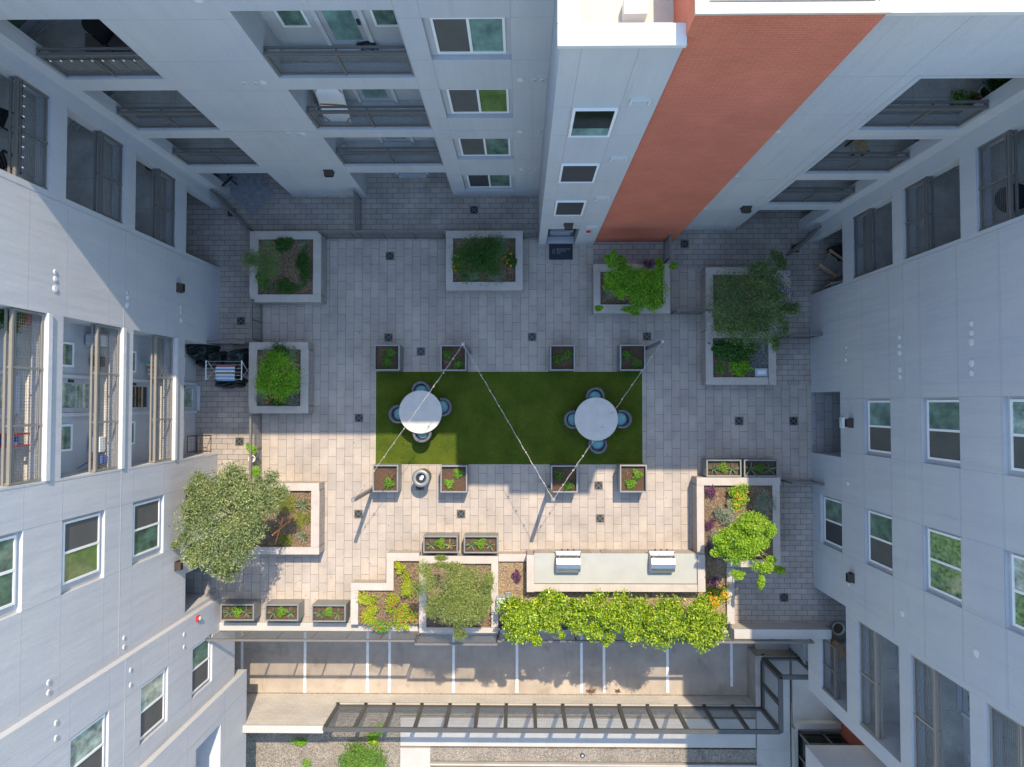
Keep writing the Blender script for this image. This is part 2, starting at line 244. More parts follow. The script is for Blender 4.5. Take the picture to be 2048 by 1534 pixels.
# ---------------------------------------------------------------- mesh helpers
LAST = {}
class MB:
    def __init__(s): s.v = []; s.f = []
    def quad(s, *p):
        n = len(s.v); s.v += [tuple(q) for q in p]; s.f.append(tuple(range(n, n+len(p)))); return s
    def box(s, x0, x1, y0, y1, z0, z1):
        x0,x1 = min(x0,x1),max(x0,x1); y0,y1 = min(y0,y1),max(y0,y1); z0,z1 = min(z0,z1),max(z0,z1); n = len(s.v)
        s.v += [(x0,y0,z0),(x1,y0,z0),(x1,y1,z0),(x0,y1,z0),(x0,y0,z1),(x1,y0,z1),(x1,y1,z1),(x0,y1,z1)]
        s.f += [tuple(n+i for i in q) for q in ((0,3,2,1),(4,5,6,7),(0,1,5,4),(1,2,6,5),(2,3,7,6),(3,0,4,7))]; return s
    def obox(s, c, ax, ay, az):
        """box from centre and three half-axis vectors"""
        c, ax, ay, az = map(Vector, (c, ax, ay, az)); n = len(s.v)
        for k in ((-1,-1,-1),(1,-1,-1),(1,1,-1),(-1,1,-1),(-1,-1,1),(1,-1,1),(1,1,1),(-1,1,1)): s.v.append(tuple(c+ax*k[0]+ay*k[1]+az*k[2]))
        s.f += [tuple(n+i for i in q) for q in ((0,3,2,1),(4,5,6,7),(0,1,5,4),(1,2,6,5),(2,3,7,6),(3,0,4,7))]; return s
    def bar(s, a, b, w, h=None):
        a, b = Vector(a), Vector(b); d = (b-a); L = d.length
        if L < 1e-6: return s
        d /= L; up = Vector((0,0,1)) if abs(d.z) < .95 else Vector((0,1,0)); sd = d.cross(up).normalized(); u2 = sd.cross(d)
        return s.obox((a+b)/2, d*L/2, sd*w/2, u2*(h or w)/2)
    def tube(s, pts, rad, seg=8, cap=True):
        pts = [Vector(p) for p in pts]; rs = rad if isinstance(rad, (list,tuple)) else [rad]*len(pts); n0 = len(s.v)
        for i, p in enumerate(pts):
            d = (pts[min(i+1,len(pts)-1)] - pts[max(i-1,0)]).normalized()
            up = Vector((0,0,1)) if abs(d.z) < .9 else Vector((0,1,0)); a = d.cross(up).normalized(); b = a.cross(d)
            for k in range(seg):
                t = 2*math.pi*k/seg; s.v.append(tuple(p + (a*math.cos(t)+b*math.sin(t))*rs[i]))
        for i in range(len(pts)-1):
            for k in range(seg):
                k2 = (k+1) % seg; s.f.append((n0+i*seg+k, n0+i*seg+k2, n0+(i+1)*seg+k2, n0+(i+1)*seg+k))
        if cap: s.f.append(tuple(n0+k for k in range(seg))[::-1]); s.f.append(tuple(n0+(len(pts)-1)*seg+k for k in range(seg)))
        return s
    def lathe(s, c, prof, seg=24, sx=1, sy=1):
        """prof: (radius, z) list"""
        n0 = len(s.v); cx, cy, cz = c
        for r, z in prof:
            for k in range(seg):
                t = 2*math.pi*k/seg; s.v.append((cx+r*sx*math.cos(t), cy+r*sy*math.sin(t), cz+z))
        for i in range(len(prof)-1):
            for k in range(seg):
                k2 = (k+1) % seg; s.f.append((n0+i*seg+k, n0+i*seg+k2, n0+(i+1)*seg+k2, n0+(i+1)*seg+k))
        s.f.append(tuple(n0+k for k in range(seg))[::-1]); s.f.append(tuple(n0+(len(prof)-1)*seg+k for k in range(seg))); return s
    def prism(s, poly, z0, z1):
        n = len(s.v); k = len(poly); ar = sum(poly[i][0]*poly[(i+1)%k][1]-poly[(i+1)%k][0]*poly[i][1] for i in range(k))
        if ar < 0: poly = poly[::-1]
        s.v += [(x,y,z0) for x,y in poly] + [(x,y,z1) for x,y in poly]
        s.f.append(tuple(range(n+k-1, n-1, -1))); s.f.append(tuple(range(n+k, n+2*k)))
        for i in range(k): j = (i+1)%k; s.f.append((n+i, n+j, n+k+j, n+k+i))
        return s
    def frame(s, x0, x1, y0, y1, w, z0, z1):
        """rectangular ring, butted corners"""
        s.box(x0, x1, y0, y0+w, z0, z1); s.box(x0, x1, y1-w, y1, z0, z1); s.box(x0, x0+w, y0+w, y1-w, z0, z1); s.box(x1-w, x1, y0+w, y1-w, z0, z1); return s
    def build(s, name, mat, parent=None, loc=None, smooth=False, bevel=0):
        me = bpy.data.meshes.new(name); off = Vector((0,0,0)); p = parent
        if loc is not None: off = Vector(loc)
        elif parent is not None:
            while p is not None: off += Vector(p.location); p = p.parent
        me.from_pydata([(x-off.x, y-off.y, z-off.z) for x,y,z in s.v], [], s.f)
        me.materials.append(MATS[mat]); o = bpy.data.objects.new(name, me); COL.objects.link(o)
        if loc is not None: o.location = loc
        if parent is not None: o.parent = parent
        if name == 'wall': LAST['wall'] = o
        if smooth:
            me.polygons.foreach_set('use_smooth', [True]*len(me.polygons))
        if bevel:
            b = o.modifiers.new('bevel', 'BEVEL'); b.width = bevel; b.segments = 2; b.limit_method = 'ANGLE'; b.angle_limit = math.radians(40)
        return o
def each(mb, name, mat, parent, k=8):
    """every box of the builder becomes an object of its own"""
    for i in range(0, len(mb.v), k):
        b = MB(); b.v = mb.v[i:i+k]; b.f = [tuple(q-i for q in f) for f in mb.f if i <= f[0] < i+k]; b.build(name, mat, parent)
def into(o, mb, mat):
    """add trim geometry to an existing mesh under a material of its own"""
    me = o.data; off = Vector(o.location); p = o.parent
    while p is not None: off += Vector(p.location); p = p.parent
    v0 = [tuple(v.co) for v in me.vertices]; f0 = [tuple(q.vertices) for q in me.polygons]; mi = [q.material_index for q in me.polygons]; n = len(v0)
    slots = [m.name for m in me.materials]; key = MATS[mat].name
    idx = slots.index(key) if key in slots else len(slots)
    v1 = v0+[(x-off.x,y-off.y,z-off.z) for x,y,z in mb.v]; f1 = f0+[tuple(q+n for q in f) for f in mb.f]; mi += [idx]*len(mb.f)
    mats = list(me.materials); me.clear_geometry(); me.from_pydata(v1, [], f1)
    if idx == len(slots): me.materials.append(MATS[mat])
    me.polygons.foreach_set('material_index', mi); me.update()
def tag(o, label=None, cat=None, group=None, kind=None):
    for k, v in (('label',label),('category',cat),('group',group),('kind',kind)):
        if v: o[k] = v
    return o
def thing(name, loc, label, cat, group=None, rz=0):
    o = bpy.data.objects.new(name, None); o.empty_display_size = .2; COL.objects.link(o); o.location = loc; o.rotation_euler = (0,0,rz)
    return tag(o, label, cat, group)
def struct(name, mb, mat): return tag(mb.build(name, mat), kind='structure')
def dup(root, loc, rz, label, group=None):
    r = root.copy(); COL.objects.link(r); r.location = loc; r.rotation_euler = (0,0,rz); r['label'] = label
    if group: r['group'] = group
    for ch in list(root.children):
        c = ch.copy(); COL.objects.link(c); c.parent = r
        for g in list(ch.children):
            d = g.copy(); COL.objects.link(d); d.parent = c
    return r
def text_mesh(txt, size, M, mat, parent, depth=.003, name='lettering', align='LEFT'):
    cu = bpy.data.curves.new(name, 'FONT'); cu.body = txt; cu.size = size; cu.extrude = depth; cu.align_x = align; cu.align_y = 'CENTER'
    t = bpy.data.objects.new(name, cu); COL.objects.link(t); bpy.context.view_layer.update()
    me = bpy.data.meshes.new_from_object(t); bpy.data.objects.remove(t)
    off = Vector((0,0,0)); p = parent
    while p is not None: off += Vector(p.location); p = p.parent
    me.transform(Matrix.Translation(-off) @ M); me.materials.clear(); me.materials.append(MATS[mat])
    o = bpy.data.objects.new(name, me); COL.objects.link(o); o.parent = parent; return o
# leaves: many small faces, one island each
def leaves(name, pos, mat, size, aspect=.45, parent=None, loc=None, up=.6, jitter=.4, direc=None, droop=0):
    n = len(pos); pos = np.asarray(pos, float)
    nr = RNG.normal(size=(n,3)); nr[:,2] = np.abs(nr[:,2]) + up*2; nr /= np.linalg.norm(nr, axis=1)[:,None]
    d = RNG.normal(size=(n,3)) if direc is None else direc + RNG.normal(size=(n,3))*jitter
    d[:,2] -= droop
    d -= nr*(d*nr).sum(1)[:,None]; d /= np.linalg.norm(d, axis=1)[:,None] + 1e-9
    sd = np.cross(nr, d); L = size*(RNG.random(n)*.7+.65)[:,None]; W = L*aspect*.5
    base = pos - d*L*.5; fold = nr*L*.08
    V = np.stack([base, pos+sd*W+fold, pos+d*L*.5, pos-sd*W+fold], 1).reshape(-1,3)
    off = Vector((0,0,0)); p = parent
    if loc is not None: off = Vector(loc)
    else:
        while p is not None: off += Vector(p.location); p = p.parent
    V = V - np.array(off)
    me = bpy.data.meshes.new(name); me.vertices.add(4*n); me.vertices.foreach_set('co', V.ravel()); me.loops.add(4*n); me.loops.foreach_set('vertex_index', np.arange(4*n))
    me.polygons.add(n); me.polygons.foreach_set('loop_start', np.arange(n)*4); me.polygons.foreach_set('loop_total', np.full(n,4)); me.update(calc_edges=True)
    me.materials.append(MATS[mat]); o = bpy.data.objects.new(name, me); COL.objects.link(o)
    if loc is not None: o.location = loc
    if parent is not None: o.parent = parent
    return o
def clumps(c, r, k, per, spread=.28, squash=.7, hollow=.35):
    k = max(4, int(k*.8)); per = int(per/.8)
    """points in uneven clumps inside an ellipsoid: gives gaps and lobes"""
    c = np.array(c); r = np.array(r); out = []
    for i in range(k):
        v = RNG.normal(size=3); v /= np.linalg.norm(v); q = v*(hollow + (1-hollow)*RNG.random()**.6)
        q[2] = abs(q[2])*.9 - .25
        s = spread*(.5+RNG.random()*.9); m = max(4, int(per*(.5+RNG.random())))
        pts = RNG.normal(size=(m,3)); nn = np.linalg.norm(pts, axis=1)[:,None]; pts = pts/nn*np.minimum(nn, 2.7)*.5; pts[:,2] *= squash
        out.append(c + (q + pts*s)*r)
    return np.concatenate(out)
# ================================================================ BUILDINGS
YN, XW, XE = 7.65, -11.06, 10.53
YT, YB, YN2 = 5.85, 5.93, 6.36
XT0, XT1, XB1 = .66, 2.67, 5.57
def fN(Y0): return lambda s,n,z: (s, Y0+n, z)
def fW(X0): return lambda s,n,z: (X0-n, s, z)
def fE(X0): return lambda s,n,z: (X0+n, s, z)
class FB(MB):
    def __init__(s, f): super().__init__(); s.F = f
    def fb(s, s0, s1, n0, n1, z0, z1):
        a = s.F(s0,n0,z0); b = s.F(s1,n1,z1); return s.box(a[0],b[0],a[1],b[1],a[2],b[2])
def facade(f, s0, s1, z0, z1, holes, backing=(), thick=.36):
    """wall sheet with real thickness; holes = (s0,s1,z0,z1); backing = holes closed .1 behind the face (recessed window panels)"""
    mb = FB(f); allh = list(holes)+list(backing)
    S = sorted({s0,s1,*[v for h in allh for v in h[:2] if s0<v<s1]}); Z = sorted({z0,z1,*[v for h in allh for v in h[2:] if z0<v<z1]})
    def solid(i,j):
        if i<0 or j<0 or i>=len(S)-1 or j>=len(Z)-1: return False
        cs=(S[i]+S[i+1])/2; cz=(Z[j]+Z[j+1])/2
        return not any(h[0]<cs<h[1] and h[2]<cz<h[3] for h in allh)
    F = f
    for i in range(len(S)-1):
        for j in range(len(Z)-1):
            if not solid(i,j): continue
            a,b,c,d = S[i],S[i+1],Z[j],Z[j+1]
            mb.quad(F(a,0,c),F(b,0,c),F(b,0,d),F(a,0,d)); mb.quad(F(a,thick,c),F(b,thick,c),F(b,thick,d),F(a,thick,d))
            if not solid(i-1,j): mb.quad(F(a,0,c),F(a,thick,c),F(a,thick,d),F(a,0,d))
            if not solid(i+1,j): mb.quad(F(b,0,c),F(b,thick,c),F(b,thick,d),F(b,0,d))
            if not solid(i,j-1): mb.quad(F(a,0,c),F(a,thick,c),F(b,thick,c),F(b,0,c))
            if not solid(i,j+1): mb.quad(F(a,0,d),F(a,thick,d),F(b,thick,d),F(b,0,d))
    for h in backing: mb.quad(F(h[0],.11,h[2]),F(h[1],.11,h[2]),F(h[1],.11,h[3]),F(h[0],.11,h[3]))
    return mb
def joints(f, parent, s0, s1, z0, z1, zl, sl, holes, mat='joint', w=.008, proud=.0015, name='control_joint'):
    mb = FB(f)
    def cut(a, b, hs):
        segs = [(a,b)]
        for h0,h1 in hs:
            ns = []
            for p,q in segs:
                if h1<=p or h0>=q: ns.append((p,q)); continue
                if h0>p: ns.append((p,h0))
                if h1<q: ns.append((h1,q))
            segs = ns
        return segs
    for z in zl:
        for p,q in cut(s0,s1,[(h[0],h[1]) for h in holes if h[2]-.001<z<h[3]+.001]): mb.fb(p,q,-proud,.01,z-w/2,z+w/2)
    for s in sl:
        for p,q in cut(z0,z1,[(h[2],h[3]) for h in holes if h[0]-.001<s<h[1]+.001]): mb.fb(s-w/2,s+w/2,-proud-.001,.01,p,q)
    into(LAST['wall'], mb, mat)
def rect(conv, pts):
    q = [conv(*p) for p in pts]; S = sorted(a for a,b in q); Z = sorted(b for a,b in q)
    return ((S[0]+S[1])/2, (S[2]+S[3])/2, (Z[0]+Z[1])/2, (Z[2]+Z[3])/2)
def window(f, parent, r, mats, n=.11, fw=.055, label=None):
    """white slider: frame, centre stile, two panes; mats = pane materials (low side, high side)"""
    s0,s1,z0,z1 = r; fr = FB(f); c = (s0+s1)/2
    fr.fb(s0,s1,n-.05,n-.001,z0,z0+fw); fr.fb(s0,s1,n-.05,n-.001,z1-fw,z1)
    for a,b in ((s0,s0+fw),(s1-fw,s1),(c-.03,c+.03)) if len(mats)==2 else ((s0,s0+fw),(s1-fw,s1)): fr.fb(a,b,n-.05,n-.001,z0+fw,z1-fw)
    o = fr.build('window', 'frame_white', parent)
    if label: o['label'] = label
    spans = [(s0+fw,c-.03),(c+.03,s1-fw)] if len(mats)==2 else [(s0+fw,s1-fw)]
    for (a,b),m in zip(spans, mats): FB(f).fb(a,b,n-.028,n-.012,z0+fw,z1-fw).build('screen' if 'screen' in m else 'pane', m, o)
    return o
def vent(f, parent, s, z, r=.085, dark=False):
    r *= .85
    a = Vector(f(s,0,z)); b = Vector(f(s,-.014,z)); c = Vector(f(s,-.022,z))
    o = MB().tube([a,b,c],[r,r,r*.8],14).build('vent', 'vent_white', parent, smooth=False)
    MB().tube([c,Vector(f(s,-.028,z))],[r*.62,r*.62],12).build('vent_flap', 'vent_grey' if dark else 'plastic_white', o)
def wall_pack(f, parent, s, z, w=.30, h=.30, d=.2):
    mb = FB(f); mb.fb(s-w/2,s+w/2,-.05,0,z-h/2,z+h/2); mb.fb(s-w/2+.02,s+w/2-.02,-d,-.05,z-h*.1,z+h/2-.01)
    mb.fb(s-w/2+.02,s+w/2-.02,-d*.7,-.05,z-h*.42,z-h*.1); o = mb.build('wall_light', 'bronze', parent)
    g = FB(f)
    for i in range(5): g.fb(s-w/2+.05,s+w/2-.05,-d-.006,-d,z+.0+i*.024,z+.01+i*.024)
    g.build('grille', 'black_plastic', o)
def door(f, parent, s0, s1, z0, n, h=2.1, glassm='glass_pale'):
    mb = FB(f); fw=.13
    mb.fb(s0,s1,n-.04,n,z0,z0+.25); mb.fb(s0,s1,n-.04,n,z0+h-.14,z0+h); mb.fb(s0,s0+fw,n-.04,n,z0+.25,z0+h-.14); mb.fb(s1-fw,s1,n-.04,n,z0+.25,z0+h-.14)
    o = mb.build('door', 'door_paint', parent)
    FB(f).fb(s0+fw,s1-fw,n-.03,n-.01,z0+.25,z0+h-.14).build('glass_panel', glassm, o)
    c = FB(f); c.fb(s0-.1,s0-.005,n-.07,n,z0,z0+h); c.fb(s1+.005,s1+.1,n-.07,n,z0,z0+h); c.fb(s0-.1,s1+.1,n-.07,n,z0+h+.005,z0+h+.1); c.build('door_casing','stucco_pale',o)
    t = FB(f)
    for i in range(3): t.fb(s0,s1,n-.095-.045*i,n-.052-.045*i,z0+.001,z0+.05-.014*i)
    t.build('threshold','alu',o); b = FB(f); b.fb(s1-.10,s1-.03,n-.075,n-.045,z0+.95,z0+1.15); b.build('handle','dark_metal',o)
def screen(A, B, z0, h, npan, parent, frame='rail_metal', cap=True, name='balcony_railing', pitch=.06, topin=(0,0), wire=.0045):
    """framed woven-wire panel between two plan points"""
    A = Vector((*A,0)); B = Vector((*B,0)); d = B-A; L = d.length; d.normalize(); n = Vector((-d.y,d.x,0))
    if topin != (0,0) and n.dot(Vector((*topin,0))) < 0: n = -n
    mb = MB()
    def seg(a,b,za,zb,w=.05,t=.04,off=0):   # horizontal or vertical member
        p = A+d*a+n*off; q = A+d*b+n*off; p.z = za; q.z = zb; mb.bar(p,q,t if za==zb else w,w)
    seg(0,L,z0+h-.03,z0+h-.03,.06,.07)
    seg(.052,L-.052,z0+.06,z0+.06,.05,.04)
    for i in range(npan+1):
        x = min(max(L*i/npan,.025),L-.025); p = A+d*x; mb.obox((p.x,p.y,z0+(h-.06)/2), d*.025, n*.025, Vector((0,0,(h-.06)/2)))
    seg(.052,L-.052,z0+h-.13,z0+h-.13,.03,.03)
    if cap: seg(0,L,z0+h-.02,z0+h-.02,.045,.05,.12)
    if cap:
        for i in range(npan+1):
            x = min(max(L*i/npan,.025),L-.025); p = A+d*x+n*.06; mb.obox((p.x,p.y,z0+h-.055), d*.02, n*.062, Vector((0,0,.012)))
    o = mb.build(name, frame, parent, loc=None if parent else (A.x,A.y,z0))
    w = MB(); k = int(L/pitch)
    for i in range(1,k):
        p = A+d*(L*i/k)-n*.004; w.obox((p.x,p.y,z0+(h-.16)/2+.08), d*wire/2, n*.003, Vector((0,0,(h-.16)/2-.03)))
    k2 = int((h-.2)/pitch)
    for j in range(k2+1):
        z = z0+.09+j*pitch; p = A+d*L/2+n*.004; w.obox((p.x,p.y,z), d*(L/2-.04), n*.003, Vector((0,0,wire/2)))
    w.build('mesh_panel', 'mesh_wire', o); return o

FL = [0, 3.14, 6.15, 9.22]                      # floors
HZ = [(0,2.62),(3.26,5.68),(6.24,8.74),(9.33,11.9)]   # openings of the balconies
# ---------------------------------------------------------------- north wing, left part
nw = thing('apartment_wing', (-5,YN,0), 'blue-grey stucco apartment wing along the top left with balconies and a column of white windows', 'apartment building', 'apartment wings round the courtyard')
f = fN(YN)
mx0 = [onY(u,v,YN)[0] for u,v in ((459,21.6),(556,156),(700.5,347))]; mx1 = [onY(u,v,YN)[0] for u,v in ((885,342),(836,157),(783,0))]
ML, MR = sum(mx0)/3, sum(mx1)/3; CR = (onY(537,347,YN)[0]+onY(330,160,YN)[0])/2
holes = [(-10.72,CR,a,b) for a,b in HZ] + [(ML,MR,a,b if b<11 else 12.15) for a,b in HZ]
WN = [((858,35),(1009,35),(1012.6,106),(876.5,108)), ((893,177.5),(1017,177.5),(1018,226),(903,227)), ((915.5,276),(1020,276),(1021,311.5),(924,312)), ((932,349),(1022,348.5),(1023,374.5),(938.5,375))]
wr = [rect(lambda u,v: onY(u,v,YN+.06), q) for q in WN]
RS0, RS1 = min(r[0] for r in wr)-.14, max(r[1] for r in wr)+.10
back = [(RS0,RS1,r[2]-.16,r[3]+.1) for r in wr]
facade(f, XW-.36, XT0-.002, 0, 14.25, holes, back).build('wall','stucco',nw)
hs = holes+back
joints(f, nw, CR, XT0, 0, 14.2, sum([[b[2],b[3]] for b in back],[]), [RS0,RS1,MR+.02], hs)
joints(f, nw, CR, XT0, 0, 14.2, [6.15], [], hs, 'metal_reveal', .02, .006, 'metal_reveal')
cols = [('insect_screen','glass_teal'),('insect_screen','glass_lime'),('insect_screen','glass_green'),('insect_screen_dark','glass_green')]
for r,c in zip(wr,cols): window(f, nw, r, c)
for u,v,rr in ((489,166,.085),(512,166,.08),(526,165,.11),(577,267,.08),(597,267,.08),(606,267,.11),(1041,159,.11),(1070,159,.09),(1086,160,.09),(1041,263,.11),(1064,263,.08),(1081,263,.08),(1042,338,.11),(1061,338,.08),(1074,338,.08),(396,-2,.14)):
    s,z = onY(u,v,YN); vent(f,nw,s,z,rr,rr<.1)
s,z = onY(658,342,YN); wall_pack(f,nw,s,z)
roof = MB().box(XW-.36,XT0-.01,YN+.36,YN+9,13.3,13.5).box(XW-.4,XT0-.01,YN-.03,YN+.42,14.25,14.33).build('roof','roof_white',nw)
# balconies of the middle stack
D = .86
iw = FB(f); fl = FB(f); cl = FB(f)
iw.fb(ML-.1,MR+.1,D,D+.15,.0,12.3); iw.fb(ML-.12,ML-.002,.362,D,0,12.3); iw.fb(MR+.002,MR+.12,.362,D,0,12.3)
for z in FL[1:]: fl.fb(ML,MR,.02,D-.002,z-.3,z)
for a,b in HZ: cl.fb(ML,MR,.362,D-.002,b+.002,b+.05)
iw.build('balcony_wall','stucco',nw); each(fl,'balcony_floor','slab_concrete',nw); each(cl,'balcony_ceiling','ceiling',nw)
for i in (1,2,3):
    z = FL[i]; c = (ML+MR)/2+.1; door(f,nw,c-.45,c+.45,z+.02,D,2.1,'glass_teal')
    for a,b in ((c-1.35,c-.72),(c+.72,MR-.12)): window(f,nw,(a,b,z+.85,z+2.0),('glass_green',),n=D)
    screen((ML+.02,YN+.08),(MR-.02,YN+.08),HZ[i][0],1.05,2,nw,topin=(0,1))
    vent(lambda s,n,zz: (ML+.002-n*-1, YN+.6+s, zz),nw,0,z+.9,.07) if False else None
door(f,nw,(ML+MR)/2-.4,(ML+MR)/2+.6,0.0,D,2.1,'glass_dark')
# small outlet covers on the side walls of the niche
for z in FL[1:]: MB().box(ML,ML+.05,YN+.5,YN+.6,z+.25,z+.42).build('outlet_cover','vent_white',nw)
# corner balconies (shared with the west wing; the slab carries both legs)
def corner(parent, xw, yn, sx, px, py, y_end, x_end, dd, railmat='rail_metal'):
    """re-entrant corner at (xw,yn); sx=-1 west corner, +1 east corner; px,py end of the corner pier; x_end,y_end far sides of the two openings"""
    XO = xw+sx*2.1; YO = yn+2.0; c = dd
    fl=MB(); wl=MB(); ce=MB(); seal=MB()
    for i,z in enumerate(FL[1:]):
        fl.prism([(xw+sx*.02,y_end),(xw+sx*.02,yn+.02),(x_end,yn+.02),(x_end,YO),(XO,YO),(XO,y_end)], z-.32, z-.001*(i+1))
    for a,b in HZ: ce.prism([(xw+sx*.362,y_end),(xw+sx*.362,yn+.362),(x_end,yn+.362),(x_end,YO),(XO,YO),(XO,y_end)], b+.003, b+.06)
    # back walls, end walls and the slanting wall with the doors
    wl.box(XO,XO+sx*.15,y_end-.15,YO+.2,0,12.1); wl.box(min(x_end,XO),max(x_end,XO),YO,YO+.15,0,12.1)
    wl.box(xw+sx*.362,XO,y_end-.12,y_end-.002,0,12.1); xe=x_end-sx*.002
    wl.box(xe-sx*.12,xe,yn+.362,YO,0,12.1)
    # diagonal: y - yn = c - ... line where sx*(x-xw)... + (y-yn) = c*sqrt2 offset
    k = 2.55; p = Vector((xw+sx*k-sx*.0, yn-k+c*2,0)) ; q = Vector((xw+sx*(c*2-k), yn+k,0))
    p = Vector((XO, yn+c*2-abs(XO-xw), 0)); q = Vector((xw+sx*(c*2-(YO-yn)), YO, 0))
    d = (q-p).normalized(); n = Vector((-d.y,d.x,0)); n = n if n.dot(Vector((-sx,-1,0)))>0 else -n
    wl.obox(((p+q)/2+Vector((0,0,6.05))-n*.08), d*(q-p).length/2, n*.08, (0,0,6.05))
    wl.build('balcony_wall','stucco',parent); each(fl,'balcony_floor','slab_concrete',parent,12); each(ce,'balcony_ceiling','ceiling',parent,12)
    mid=(p+q)/2
    for z in FL:
        dr=MB(); 
        for s in (-1,1): dr.obox(mid+d*s*.45+n*.02+Vector((0,0,z+1.02)), d*.38, n*.02, (0,0,1.0))
        o=dr.build('patio_door','door_paint',parent); g=MB()
        for s in (-1,1): g.obox(mid+d*s*.45+n*.045+Vector((0,0,z+1.1)), d*.28, n*.006, (0,0,.8))
        g.build('glass_panel','glass_green',o); t=MB()
        for i in range(3): t.obox(mid+n*(.09+.07*i)+Vector((0,0,z+.028-.007*i)), d*.9, n*.03, (0,0,.02))
        t.build('door_track','alu',o)
    fj=MB()
    for i,z in enumerate(FL[1:]):
        fj.box(xw+sx*.4,XO,(y_end+yn)/2,(y_end+yn)/2+.012,z,z+.003); fj.box(xw+sx*.9-.006,xw+sx*.9+.006,y_end,yn+.3,z,z+.0045); fj.box(min(xw,x_end),max(xw,x_end),yn+.8,yn+.812,z,z+.003); fj.box((xw+x_end)/2-.006,(xw+x_end)/2+.006,yn+.1,YO,z,z+.0045)
    each(fj,'floor_joint','joint',parent)
    for i in (1,2,3):
        z=HZ[i][0]
        screen((xw+sx*.08,y_end+.02),(xw+sx*.08,py-.02),z,1.05,2,parent,railmat,topin=(sx,0))
        screen((px+ (0.02*(-sx)),yn+.08),(x_end,yn+.08),z,1.05,2,parent,railmat,topin=(0,1))
YC = 4.84
# ---------------------------------------------------------------- west wing
ww = thing('apartment_wing', (XW,0,0), 'sunlit grey stucco apartment wing on the left, with a stack of three mesh-railed balconies', 'apartment building', 'apartment wings round the courtyard')
corner(ww, XW, YN, -1, -10.72, 7.25, YC+.16, CR, 1.32/1.414*1.0)
f = fW(XW)
L0,L1 = -1.79, 2.12
WW = [((267,1008),(319.5,998),(319.5,1097),(267,1112)), ((126.6,1044.6),(199.5,1027),(199.5,1143),(126.6,1168.5))]
wr = [rect(lambda u,v: onX(u,v,XW-.06), q) for q in WW]
dz = wr[1][2]-wr[0][2]; wr.append((wr[1][0]-.0,wr[1][1],wr[1][2]+dz,wr[1][3]+dz)); wr.append((wr[0][0],wr[0][1],wr[0][2]-dz,wr[0][3]-dz))
RS0,RS1 = min(r[0] for r in wr)-.2, max(r[1] for r in wr)+.08
back = [(RS0,RS1,r[2]-.12,r[3]+.15) for r in wr]
pz = onX(374,1120,XW); holes = [(YC+.16,7.25,a,b) for a,b in HZ] + [(L0,L1,a,b) for a,b in HZ] + [(-6.88,-5.6,0,2.35)]
facade(f, -7.1, YN, 0, 14.2, holes, back).build('wall','stucco',ww)
hs = holes+back
joints(f, ww, -6.9, YC, 0, 14.2, sum([[b[2],b[3]] for b in back],[]), [RS0,RS1], hs, w=.009)
joints(f, ww, -6.9, YC, 0, 14.2, [6.17], [L0-.05,], [(h[0]-.0,h[1],h[2],h[3]) for h in hs], 'metal_reveal', .018, .006, 'metal_reveal')
# thin raised trim edge along the corner balcony
t = FB(f); t.fb(YC,YC+.012,-.006,.01,0,12.05); t.build('edge_trim','metal_reveal',ww)
for r,c in zip(wr,[('glass_green','insect_screen'),('glass_lime','insect_screen'),('glass_green','glass_green'),('glass_green','insect_screen')]): window(f, ww, r, c)
D=.83
iw=FB(f); fl=FB(f); cl=FB(f)
iw.fb(L0-.1,L1+.1,D,D+.15,0,12.1); iw.fb(L0-.12,L0-.002,.362,D,0,12.1); iw.fb(L1+.002,L1+.12,.362,D,0,12.1)
for z in FL[1:]: fl.fb(L0,L1,.02,D-.002,z-.3,z)
for a,b in HZ: cl.fb(L0,L1,.362,D-.002,b+.002,b+.05)
iw.build('balcony_wall','stucco',ww); each(fl,'balcony_floor','slab_concrete',ww); each(cl,'balcony_ceiling','ceiling',ww)
for i in range(4):
    z=FL[i]; c=.22; door(f,ww,c-.45,c+.45,z+.02,D,2.1,'glass_dark' if i==1 else 'glass_pale')
    for a,b in ((c-1.45,c-.75),(c+.75,c+1.4)): window(f,ww,(a,b,z+.95,z+2.05),('glass_green',),n=D)
    if i: screen((XW-.08,L0+.02),(XW-.08,L1-.02),HZ[i][0],1.05,3,ww,'rail_sunlit',topin=(-1,0),pitch=.07,wire=.006)
    mb=FB(f); s=L1-.35; mb.fb(s-.08,s+.08,D-.12,D,z+1.75,z+1.95); mb.build('porch_light','vent_white',ww)
sl_=FB(f)
for a,b in HZ[1:]: sl_.fb(L0,L1,-.05,-.002,a-.14,a); 
each(sl_,'slab_edge_trim','stucco_pale',ww)
for u,v,rr in ((110,544,.075),(110,558,.085),(110,578,.11),(255,585,.07),(255,595,.08),(254,610,.11),(362,615,.07),(362,624,.075),(362,641,.11)):
    s,z=onX(u,v,XW); vent(f,ww,s,z,rr,rr<.08)
for u,v in ((357,576),(353,1131)):
    s,z=onX(u,v,XW); wall_pack(f,ww,s,z)
def exit_sign(f, parent, s, z, M, w=.3):
    mb=FB(f); mb.fb(s-w/2,s+w/2,-.07,-.001,z-.11,z+.11); o=mb.build('exit_sign','frame_white',parent,bevel=.006); return o
s,z=onX(367,1108,XW); o=exit_sign(f,ww,s,z,None); text_mesh('EXIT', .15, Matrix.Translation((XW+.073,s+.0,z)) @ Matrix(((0,0,1,0),(1,0,0,0),(0,1,0,0),(0,0,0,1))), 'green_letters', o, align='CENTER')
# passage through the wing
pg=MB(); pg.box(XW-3.5,XW-.362,-7.1,-6.882,0,2.5); pg.box(XW-3.5,XW-.362,-5.598,-5.4,0,2.5); pg.box(XW-3.5,XW-.362,-6.88,-5.6,2.352,2.5); pg.box(XW-3.7,XW-3.502,-6.88,-5.6,0,2.352)
pg.build('passage_wall','stucco',ww)
